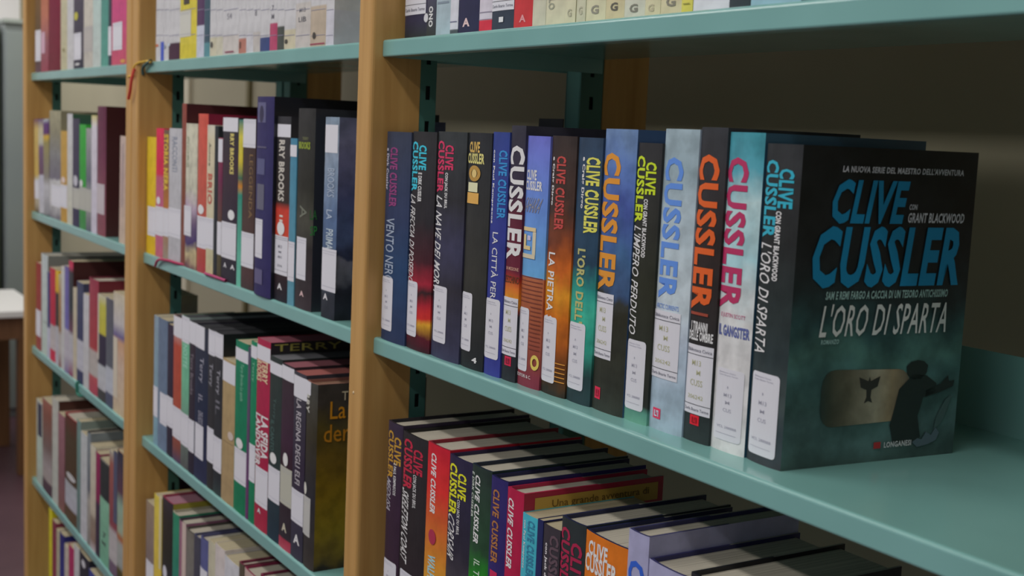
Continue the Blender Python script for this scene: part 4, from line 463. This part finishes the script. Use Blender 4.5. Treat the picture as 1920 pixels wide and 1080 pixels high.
# ---------------------------------------------------------------- books
def profile(w, d, b, th, bulge, n=10):
    """outer and inner outlines of a jacket seen from above (x, y), from one fore-edge round the spine to the other"""
    def arc(x0, x1, off):
        out = []
        for i in range(n+1):
            s = i/n; q = abs(2*s-1)**2.6; out.append((x0+(x1-x0)*s, off+bulge*q))
        return out
    outer = [(0, d), (0, d*.52)]+arc(0, w, 0)+[(w, d*.52), (w, d)]
    inner = [(th, d), (th, d*.52)]+arc(th, w-th, th)+[(w-th, d*.52), (w-th, d)]
    return outer, inner
def spine_y(u, bulge, n=10):
    u = min(max(u, 0), 1)*n; i = min(int(u), n-1); g = lambda k: bulge*abs(2*k/n-1)**2.6
    return g(i)+(g(i+1)-g(i))*(u-i)
def book_body(root, w, h, d, kind, stops, rim, side, n, page):
    hard = kind == 'h'
    th = min(.0022, w*.12) if hard else min(.0007, w*.1)
    bulge = min(.0022, w*.055) if hard else min(.001, w*.04)
    o, i = profile(w, d, 0, th, bulge)
    k = len(o); vs = []
    for z in (0, h): vs += [(x, y, z) for x, y in o]
    for z in (0, h): vs += [(x, y, z) for x, y in i]
    fs, mi = [], []
    for a in range(k-1):
        fs.append((a, a+1, k+a+1, k+a)); mi.append(2 if a >= k-3 else 0)                 # outside
        fs.append((2*k+a+1, 2*k+a, 3*k+a, 3*k+a+1)); mi.append(1)                        # inside
        m = 3 if (a in (0, k-2) and hard) else 1
        fs.append((k+a, k+a+1, 3*k+a+1, 3*k+a)); mi.append(m)                             # top rim
        fs.append((a+1, a, 2*k+a, 2*k+a+1)); mi.append(1)                                 # bottom rim
    for a, m in ((0, 1), (k-1, 1)):
        fs.append((a, k+a, 3*k+a, 2*k+a)); mi.append(m)
    cov = pyobj('jacket' if hard else 'paper_cover', vs, fs, [art(stops, n), rim, side, flat('#7c7870', .7)], root, mi)
    ins = .0035 if hard else .0006
    gp = th+.0002
    x0, x1 = gp, w-gp
    ring = [(x1, d-(.005 if hard else .0004)), (x0, d-(.005 if hard else .0004))]
    nn = 8
    for q in range(nn+1):
        s = q/nn; ring.append((x0+(x1-x0)*s, th+.0006+bulge*abs(2*s-1)**2.6+(.0015 if hard else 0)))
    m2 = len(ring); pv = [(x, y, z) for z in (ins, h-ins) for x, y in ring]
    pf = [(a, (a+1) % m2, m2+(a+1) % m2, m2+a) for a in range(m2)]+[tuple(range(m2))[::-1], tuple(range(m2, 2*m2))]
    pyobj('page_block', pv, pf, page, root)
    return bulge
ART_SIDE = {}
def side_mat(s, stops, n):
    if s == 'STORM':
        return art([(0, '#1c2028'), (.12, '#202430'), (.2, '#505460'), (.3, '#5c6070'), (.32, '#283048'), (.45, '#3c4c70'), (.6, '#3c4468'), (.75, '#545878'), (.9, '#606480'), (1, '#505870')], 1.4)
    if s == 'GOLD':
        return art([(0, '#282420'), (.08, '#5c4c1c'), (.2, '#706018'), (.45, '#6c5814'), (.6, '#5c4a18'), (.75, '#484020'), (.9, '#383430'), (1, '#3c3834')], 1.2)
    if s: return flat(s, .35)
    return art(stops, n)
def label_piece(root, kind, u0, u1, z0, z1, fn, w, cuts, col=None):
    x0, x1 = u0*w, u1*w; ww, hh = x1-x0, z0-z1
    mp = lambda a, b: (x0+ww*a, z1+hh*b)
    if kind == 'A':
        vs, fs = shape('round', min(.45, .003/abs(ww)), min(.2, .003/hh)); m = STICK
    else:
        vs, fs = shape('rect'); m = STICK if col is None else flat(col, .5)
    lb = lay('spine_label', [(vs, fs, mp, 0)], lambda x, z: fn(x, z, .00035), m, root, cuts)
    ps = []
    def txt(s, a0, a1, b0, b1, mi, bold=0):
        v, f = textmesh(s, bold); ps.append((v, f, lambda a, b: (x0+ww*(a0+(a1-a0)*a), z1+hh*(b0+(b1-b0)*b)), mi))
    def line(b, mi, t=.00045, a0=.0, a1=1.0):
        v, f = shape('rect'); ps.append((v, f, lambda p, q: (x0+ww*(a0+(a1-a0)*p), z1+hh*b+t*q), mi))
    if kind == 'A':
        txt('Biblioteca Civica', .1, .72, .935, .955, 0); txt('Darfo Boario Terme', .1, .8, .90, .92, 0)
        txt('I', .44, .48, .73, .76, 0); txt('M13', .33, .62, .61, .66, 0); txt('M', .40, .56, .51, .555, 0); txt('CUS', .33, .64, .40, .45, 0)
        txt('VCL 288888', .12, .85, .17, .205, 0); line(.09, 0, .0003, .1, .85)
    elif kind == 'B':
        txt('Biblioteca Civica', .04, .96, .90, .95, 1); line(.855, 2); txt('M13', .25, .6, .70, .78, 3); txt('M', .45, .6, .57, .64, 3)
        txt('CUSS', .22, .7, .41, .5, 3); txt('206242', .15, .75, .22, .28, 3); line(.135, 2); txt('Darfo Boario Terme', .04, .96, .045, .09, 1)
    elif kind == 'B2':
        line(.95, 1); line(.9, 1); txt('M13', .3, .6, .68, .76, 1); txt('M', .35, .55, .55, .61, 1); txt('BRO', .3, .62, .42, .48, 1); txt('206', .25, .65, .2, .26, 1); line(.1, 1)
    elif kind == 'P' and hh > .035 and w > .02:
        line(.93, 0, .0004); line(.87, 0, .0003, .05, .9); line(.1, 0, .0004)
    if ps: lay('label_print', ps, lambda x, z: fn(x, z, .00055), [GREY, GREY2, flat('#303038', .6), OLIVE], lb, cuts)
def elements(root, es, w, bulge):
    fn = lambda x, z, o=.0003: (x, spine_y(x/w, bulge)-o, z)
    cuts = [w*c/10 for c in range(1, 10)]
    layer = .0003
    for e in es:
        k = e[0]
        layer += .00001
        f = (lambda x, z, o=layer: fn(x, z, o))
        if k in 'vh' and len(k) == 1:
            s, u0, u1, z0, z1, c, bold, sh = e[1:9]
            if len(e) > 9: k = 'h'
            v, fs = textmesh(s, bold)
            if k == 'v': mp = lambda a, b: (w*(u0+(u1-u0)*b), z0+(z1-z0)*(a+sh*(b-.5)*abs(w*(u1-u0)/(z1-z0))*1.4))
            else: mp = lambda a, b: (w*(u0+(u1-u0)*(a+sh*(b-.5))), z1+(z0-z1)*b)
            lay('lettering', [(v, fs, mp, 0)], f, flat(c, .4), root, cuts)
        elif k in ('r', 'o'):
            nm, u0, u1, z0, z1, c = e[1:7]
            v, fs = shape('rect' if k == 'r' else ('ring' if 'ring' in nm or nm == 'emblem' else 'disc'))
            mp = lambda a, b: (w*(u0+(u1-u0)*a), z1+(z0-z1)*b)
            ff = (lambda x, z: fn(x, z, .00062)) if u1-u0 <= .7 and z0-z1 < .02 else f
            lay(nm, [(v, fs, mp, 0)], ff, flat(c, .45), root, cuts)
        elif k == 'g':
            u0, u1, z0, z1, c, c2 = e[1:7]
            v, fs = shape('rect'); mp = lambda a, b: (w*(u0+(u1-u0)*a), z1+(z0-z1)*b)
            lg = lay('publisher_emblem', [(v, fs, mp, 0)], f, flat(c, .45), root, cuts)
            q = lambda a0, a1, b0, b1: (v, fs, (lambda a, b: mp(a0+(a1-a0)*a, b0+(b1-b0)*b)), 0)
            lay('emblem_strokes', [q(.22, .36, .2, .8), q(.36, .6, .2, .34), q(.5, .8, .66, .8), q(.68, .8, .2, .66), q(.5, .58, .45, .66)], lambda x, z: fn(x, z, .0007), flat(c2, .45), lg, cuts)
        else:
            label_piece(root, k, e[1], e[2], e[3], e[4], fn, w, cuts, e[5] if len(e) > 5 else None)
GROUPS = {'A1': 'novels on the front bay top shelf', 'B1': 'thrillers on the front bay middle shelf', 'C1': 'thrillers on the front bay lower shelf',
          'A2': 'books on the middle bay top shelf', 'B2': 'books on the middle bay second shelf', 'C2': 'books on the middle bay third shelf', 'D2': 'books on the middle bay lowest shelf',
          'A3': 'books on the back bay top shelf', 'B3': 'books on the back bay second shelf', 'C3': 'books on the back bay third shelf', 'D3': 'books on the back bay fourth shelf', 'E3': 'books on the back bay bottom shelf'}
for rn, zs, phrase, bl in ROWS:
    for bi, b in enumerate(bl):
        lean = math.radians(b.get('lean', 0))
        root = empty('book', (b['x'], b['y'], zs), b['L']+' '+phrase, 'book', GROUPS[rn], 0, -lean)
        if lean > 0: root.location.z += 0.0; root.location.x += .0
        if lean < 0: root.location.z += 0
        c0 = b['st'][len(b['st'])//2][1]
        rim = flat(b.get('rim', c0), .5) if b['k'] == 'h' else flat(c0, .45)
        side = side_mat(b.get('side'), b['st'], b.get('n', 0))
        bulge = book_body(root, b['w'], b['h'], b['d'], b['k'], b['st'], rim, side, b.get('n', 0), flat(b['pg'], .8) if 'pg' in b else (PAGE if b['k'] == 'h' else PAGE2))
        elements(root, b['e'], b['w'], bulge)
        for s in b.get('sx', ()):
            k, nm, y0, y1, z0, z1, c = s
            X = b['w']
            if k == 't':
                v, fs = textmesh(nm, 0); lay('lettering', [(v, fs, lambda a, q: (y0+(y1-y0)*a, z1+(z0-z1)*q), 0)], lambda y, z: (X+.0009, y, z), flat(c, .45), root)
            else:
                v, fs = shape('rect'); lay(nm, [(v, fs, lambda a, q: (y0+(y1-y0)*a, z1+(z0-z1)*q), 0)], lambda y, z: (X+.0004, y, z), flat(c, .45), root)

# ---------------------------------------------------------------- the big dark novel facing out at the end of the row
BX, BY, BTH, BW, BH, BD = (0.6009, 0.02614, -0.07564, 0.03804, 0.22759, 0.16809)
ct, sn = math.cos(BTH), math.sin(BTH)
nv = empty('book', (BX-BW*ct, BY-BW*sn, -S), 'black hardback with blue author name on its cover, ending the front bay\'s middle shelf', 'book', GROUPS['B1'], BTH)
NAVY = [(0, '#34383c'), (.1, '#303c40'), (.2, '#3a4444'), (.35, '#283234'), (.5, '#242c2c'), (.7, '#222424'), (1, '#2c2e30')]
def cover_art():
    m = bpy.data.materials.new('dark_sea_jacket'); m.use_nodes = True; t = m.node_tree; b = bsdf(m)
    tc = t.nodes.new('ShaderNodeTexCoord'); sp = t.nodes.new('ShaderNodeSeparateXYZ'); t.links.new(tc.outputs['Generated'], sp.inputs[0])
    nz = t.nodes.new('ShaderNodeTexNoise'); nz.inputs['Scale'].default_value = 14; nz.inputs['Detail'].default_value = 5; nz.inputs['Roughness'].default_value = .6
    t.links.new(tc.outputs['Object'], nz.inputs['Vector'])
    ma = t.nodes.new('ShaderNodeMath'); ma.operation = 'MULTIPLY_ADD'; ma.inputs[1].default_value = .34; t.links.new(nz.outputs['Fac'], ma.inputs[0]); t.links.new(sp.outputs[2], ma.inputs[2])
    r = t.nodes.new('ShaderNodeValToRGB'); cr = r.color_ramp
    cr.elements[0].position = .0; cr.elements[0].color = lin('#303e3c'); cr.elements[1].position = 1; cr.elements[1].color = lin('#16181a')
    for p, c in ((.18, '#3a4e4c'), (.27, '#466060'), (.36, '#385250'), (.46, '#3c5c5c'), (.53, '#42645f'), (.62, '#2a4648'), (.72, '#1e272a'), (.85, '#1a1c1f')):
        e = cr.elements.new(p); e.color = lin(c)
    t.links.new(ma.outputs[0], r.inputs[0])
    n2 = t.nodes.new('ShaderNodeTexNoise'); n2.inputs['Scale'].default_value = 38; n2.inputs['Detail'].default_value = 5; t.links.new(tc.outputs['Object'], n2.inputs['Vector'])
    r2_ = t.nodes.new('ShaderNodeValToRGB'); r2_.color_ramp.elements[0].position = .35; r2_.color_ramp.elements[0].color = (.5, .5, .5, 1); r2_.color_ramp.elements[1].position = .68; r2_.color_ramp.elements[1].color = (1.35, 1.35, 1.35, 1)
    t.links.new(n2.outputs['Fac'], r2_.inputs[0])
    mx = t.nodes.new('ShaderNodeMixRGB'); mx.blend_type = 'MULTIPLY'; mx.inputs[0].default_value = .8
    t.links.new(r.outputs[0], mx.inputs[1]); t.links.new(r2_.outputs[0], mx.inputs[2]); t.links.new(mx.outputs[0], b.inputs['Base Color'])
    b.inputs['Roughness'].default_value = .42
    return m
CA = cover_art()
bulge = book_body(nv, BW, BH, BD, 'h', NAVY, flat('#16181c', .5), CA, .8, PAGE)
V = lambda f: BH*(1-f)
elements(nv, [('v', 'CUSSLER', .04, .44, V(.05), V(.29), '#2890a4', 1, 0), ('v', 'CLIVE', .46, .86, V(.075), V(.195), '#2890a4', 1, 0),
  ('v', 'CON GRANT BLACKWOOD', .44, .6, V(.205), V(.42), '#dcdce2', 1, 0), ('v', "L'ORO DI SPARTA", .04, .40, V(.31), V(.655), '#dcdce2', 0, .1),
  ('A', .06, .86, V(.71), V(.972))], BW, bulge)
def cv(name, pieces, cols, off):
    ps = []
    for s, (a0, a1, b0, b1), mi, sh in pieces:
        if isinstance(s, tuple): v, f = s
        else: v, f = textmesh(s, .25 if s.startswith("L'ORO") else (1.0 if len(s) < 8 and s.isupper() and s[0] == 'C' and len(s) > 3 else .8))
        ps.append((v, f, (lambda a, b, a0=a0, a1=a1, b0=b0, b1=b1, sh=sh: (BD*(a0+(a1-a0)*(a+sh*(b-.5)*(b1-b0)*BH/((a1-a0)*BD))), BH*(b0+(b1-b0)*b))), mi))
    return lay(name, ps, lambda y, z: (BW+off, y, z), [flat(c, .45) for c in cols], nv)
# the fuselage on the cover: a rounded body, its shading printed in bands
FUS = art([(0, '#2a3430'), (.1, '#34382f'), (.3, '#565244'), (.5, '#7c7666'), (.62, '#948c7a'), (.78, '#86765e'), (1, '#565046')], 1.0, .5, 1)
v, f = shape('round', .14, .3)
v = [(a, b*(1-.10*a)+.03*a) for a, b in v]
fz = lay('printed_fuselage', [(v, f, lambda a, b: (BD*(.20+.50*a), BH*(.125+.185*b)), 0)], lambda y, z: (BW+.0003, y, z), FUS, nv)
eg = lambda *p: ([(a, b) for a, b in p], [tuple(range(len(p)))])
cv('printed_eagle', [(eg((.5, .95), (.56, .8), (1, .95), (.9, .6), (.62, .5), (.6, .25), (.7, .05), (.5, .12), (.3, .05), (.4, .25), (.38, .5), (.1, .6), (0, .95), (.44, .8)), (.405, .525, .19, .285), 0, 0)], ['#282420'], .0005)
cv('printed_figure', [
  (eg((.5, 1), (.8, .93), (1, .7), (.95, .3), (.7, 0), (.3, 0), (.05, .3), (0, .7), (.2, .93)), (.672, .80, .262, .325), 0, 0),
  (eg((.15, .8), (.45, 1), (.75, .97), (1, .85), (1, .72), (.72, .66), (.62, .4), (.72, .1), (.5, 0), (.1, .05), (0, .3), (.08, .55)), (.60, .86, .045, .28), 0, 0),
  (eg((0, .35), (.5, .6), (.75, 1), (.8, .7), (1, .75), (.95, .45), (.5, .2), (0, 0)), (.80, .97, .20, .268), 0, 0)], ['#1a1f1d'], .0006)
cv('printed_foam', [(eg((0, .3), (.2, .5), (.35, .4), (.5, .8), (.7, .6), (.85, 1), (1, .7), (.9, .3), (.6, .1), (.2, 0)), (.74, .90, .035, .095), 0, 0),
  (eg((.2, .0), (.6, .2), (1, 1), (.7, .9), (.3, .4)), (.84, .96, .09, .20), 1, 0)], ['#485660', '#3a4c4c'], .00075)
cv('lettering', [("CLIVE", (.182, .59, .765, .902), 0, .18)], ['#0e729c'], .0009)
cv('lettering', [("CUSSLER", (.097, .95, .566, .758), 0, .12)], ['#0e729c'], .0009)
cv('lettering', [("LA NUOVA SERIE DEL MAESTRO DELL'AVVENTURA", (.225, .915, .923, .943), 0, .1)], ['#b0b0b8'], .0009)
cv('lettering', [("CON", (.61, .655, .811, .829), 0, .1)], ['#b0b0b8'], .0009)
cv('lettering', [("GRANT BLACKWOOD", (.607, .94, .770, .802), 0, .1)], ['#b0b0b8'], .0009)
cv('lettering', [("SAM E REMI FARGO A CACCIA DI UN TESORO ANTICHISSIMO", (.183, .879, .530, .556), 0, .1)], ['#84a09e'], .0009)
cv('lettering', [("ROMANZO", (.176, .273, .391, .406), 0, .1)], ['#84a09e'], .0009)
cv('lettering', [("L'ORO DI SPARTA", (.171, .894, .413, .516), 0, .15)], ['#c8ccd0'], .0009)
cv('publisher_lettering', [("LONGANESI", (.575, .735, .043, .062), 0, 0)], ['#b0b0b4'], .0009)
cv('publisher_emblem', [(shape('rect'), (.515, .555, .043, .064), 0, 0)], ['#98282c'], .0009)

# ---------------------------------------------------------------- small things
def tube(name, pts, rad, mat, parent=None, seg=8):
    cu = bpy.data.curves.new(name, 'CURVE'); cu.dimensions = '3D'; cu.bevel_depth = rad; cu.bevel_resolution = 2; cu.resolution_u = 6
    sp = cu.splines.new('BEZIER'); sp.bezier_points.add(len(pts)-1)
    for q, p in zip(sp.bezier_points, pts): q.co = p; q.handle_left_type = q.handle_right_type = 'AUTO'
    tmp = bpy.data.objects.new('tmp', cu); me = bpy.data.meshes.new_from_object(tmp); bpy.data.objects.remove(tmp); bpy.data.curves.remove(cu)
    for p in me.polygons: p.use_smooth = True
    me.materials.clear()
    return link(name, me, parent, [mat])
XM = XB2    # inner face of the upright between middle and back bay
st = empty('string', (XM, 0, 0), 'yellow, red and green string tied round the middle bay\'s top shelf corner', 'string')
tube('yellow_strand', [(.05, -.004, -.002), (.012, -.006, .0), (-.004, -.016, -.006), (-.018, -.0165, -.022), (-.036, -.016, -.024), (-.05, -.015, -.025)], .0016, flat('#b09030', .6), st)
tube('red_strand', [(-.004, -.017, -.012), (-.008, -.020, -.028), (-.018, -.020, -.048), (-.03, -.0195, -.062)], .0026, flat('#a83830', .6), st)
tube('green_strand', [(.045, -.0035, .001), (.025, -.005, -.004), (.006, -.006, -.012), (.001, -.004, -.021)], .0024, flat('#2c4848', .6), st)
rb = tube('ribbon', [(XM+.085, -.004, -S-.014), (XM+.10, -.005, -S-.004), (XM+.14, -.003, -S+.0015), (XM+.21, .004, -S+.002), (XM+.235, .02, -S+.002)], .0022, flat('#8c2448', .6))
tag(rb, 'dark pink bookmark ribbon hanging over the middle bay\'s second shelf edge', 'ribbon')
rb = tube('ribbon', [(XM+.33, .0, -S+.002), (XM+.37, -.0015, -S+.003), (XM+.42, .001, -S+.002)], .0022, flat('#8c3058', .6))
tag(rb, 'short pink ribbon end lying under the black paperback', 'ribbon')
xt = XB3+W*.54
tb = tube('cable_tie', [(xt, .004, -2*S+.002), (xt, -.002, -2*S+.0015), (xt+.001, -.0025, -2*S-.01), (xt+.002, -.002, -2*S-.020), (xt+.03, .006, -2*S-.0215)], .003, flat('#1c5c4c', .5))
tag(tb, 'dark green tie wrapped over the back bay\'s third shelf edge', 'tie')
def bookend(x, y, z, w, hgt, label):
    b = empty('bookend', (x, y, z), label, 'bookend', 'black steel bookends')
    boxobj('upright_plate', (0, .0015, 0, w, .0008, hgt), flat('#16181a', .4), b, .0004)
    boxobj('foot_plate', (.0015, .03, 0, w, .0008, .0016), flat('#16181a', .4), b)
bk = empty('bookend', (.002, .20, -S), 'black steel bookend standing behind the navy hardback by the front upright', 'bookend')
boxobj('upright_plate', (0, .05, .0, .0015, .0006, .246), flat('#141618', .4), bk, .0004)
boxobj('foot_plate', (0, .05, .0015, .05, .0006, .0016), flat('#141618', .4), bk)
nl = empty('nail', (-.02, -PRO, -.385), 'tiny pale nail head in the upright beside the front bay', 'nail')
bm = bmesh.new(); bmesh.ops.create_uvsphere(bm, u_segments=10, v_segments=6, radius=.0018, matrix=Matrix.Scale(.5, 4, (0, 1, 0)))
bmobj('nail_head', bm, flat('#b0a080', .4), nl)

# ---------------------------------------------------------------- beyond the bookcases
dk = empty('desk', (-4.55, .1, FLZ), 'desk with white top and brown wooden legs beyond the bookcases', 'desk')
boxobj('desktop', (-.45, .25, -.9, .42, .70, .73), flat('#cacad4', .4), dk, .004)
boxobj('apron', (-.4, .2, -.85, .38, .60, .70), noisy('dark_desk_wood', '#583c28', '#644630', (40, 40, 4), .5), dk)
for sx, sy in ((-.4, -.85), (.14, -.85), (-.4, .32), (.14, .32)):
    boxobj('leg', (sx, sx+.06, sy, sy+.06, 0, .60), noisy('desk_leg_wood', '#54381f', '#5e4128', (40, 40, 4), .5), dk, .003)
cb = empty('cabinet', (-5.74, 0, FLZ), 'tall grey metal cabinet standing against the far wall', 'cabinet')
boxobj('body', (-.35, .25, .565, .745, 0, 2.0), noisy('grey_cabinet_paint', '#62696a', '#6a7070', (2, 2, 2), .5, gain=1.75), cb, .004)
boxobj('door', (.251, .268, .572, .740, .05, 1.96), noisy('grey_door_paint', '#666e70', '#6e7674', (2, 2, 2), .5, gain=1.75), cb, .003)
boxobj('top_panel', (-.35, .27, .56, .748, 2.0005, 2.02), flat('#7c8480', .5), cb)
gap_shade = empty('cabinet', (-5.74, 0, FLZ), 'dark block standing for the shaded gap beside the tall grey cabinet', 'cabinet')  # added dark block: the shadow of a gap built as a solid
boxobj('body', (-.35, .2, -.2, .555, 0, 1.98), flat('#2a3226', .6), gap_shade, .004)
boxobj('door', (.201, .215, .17, .55, .05, 1.94), flat('#2a3226', .6), gap_shade, .003)
boxobj('door', (.201, .215, -.19, .165, .05, 1.94), flat('#2a3226', .6), gap_shade, .003)
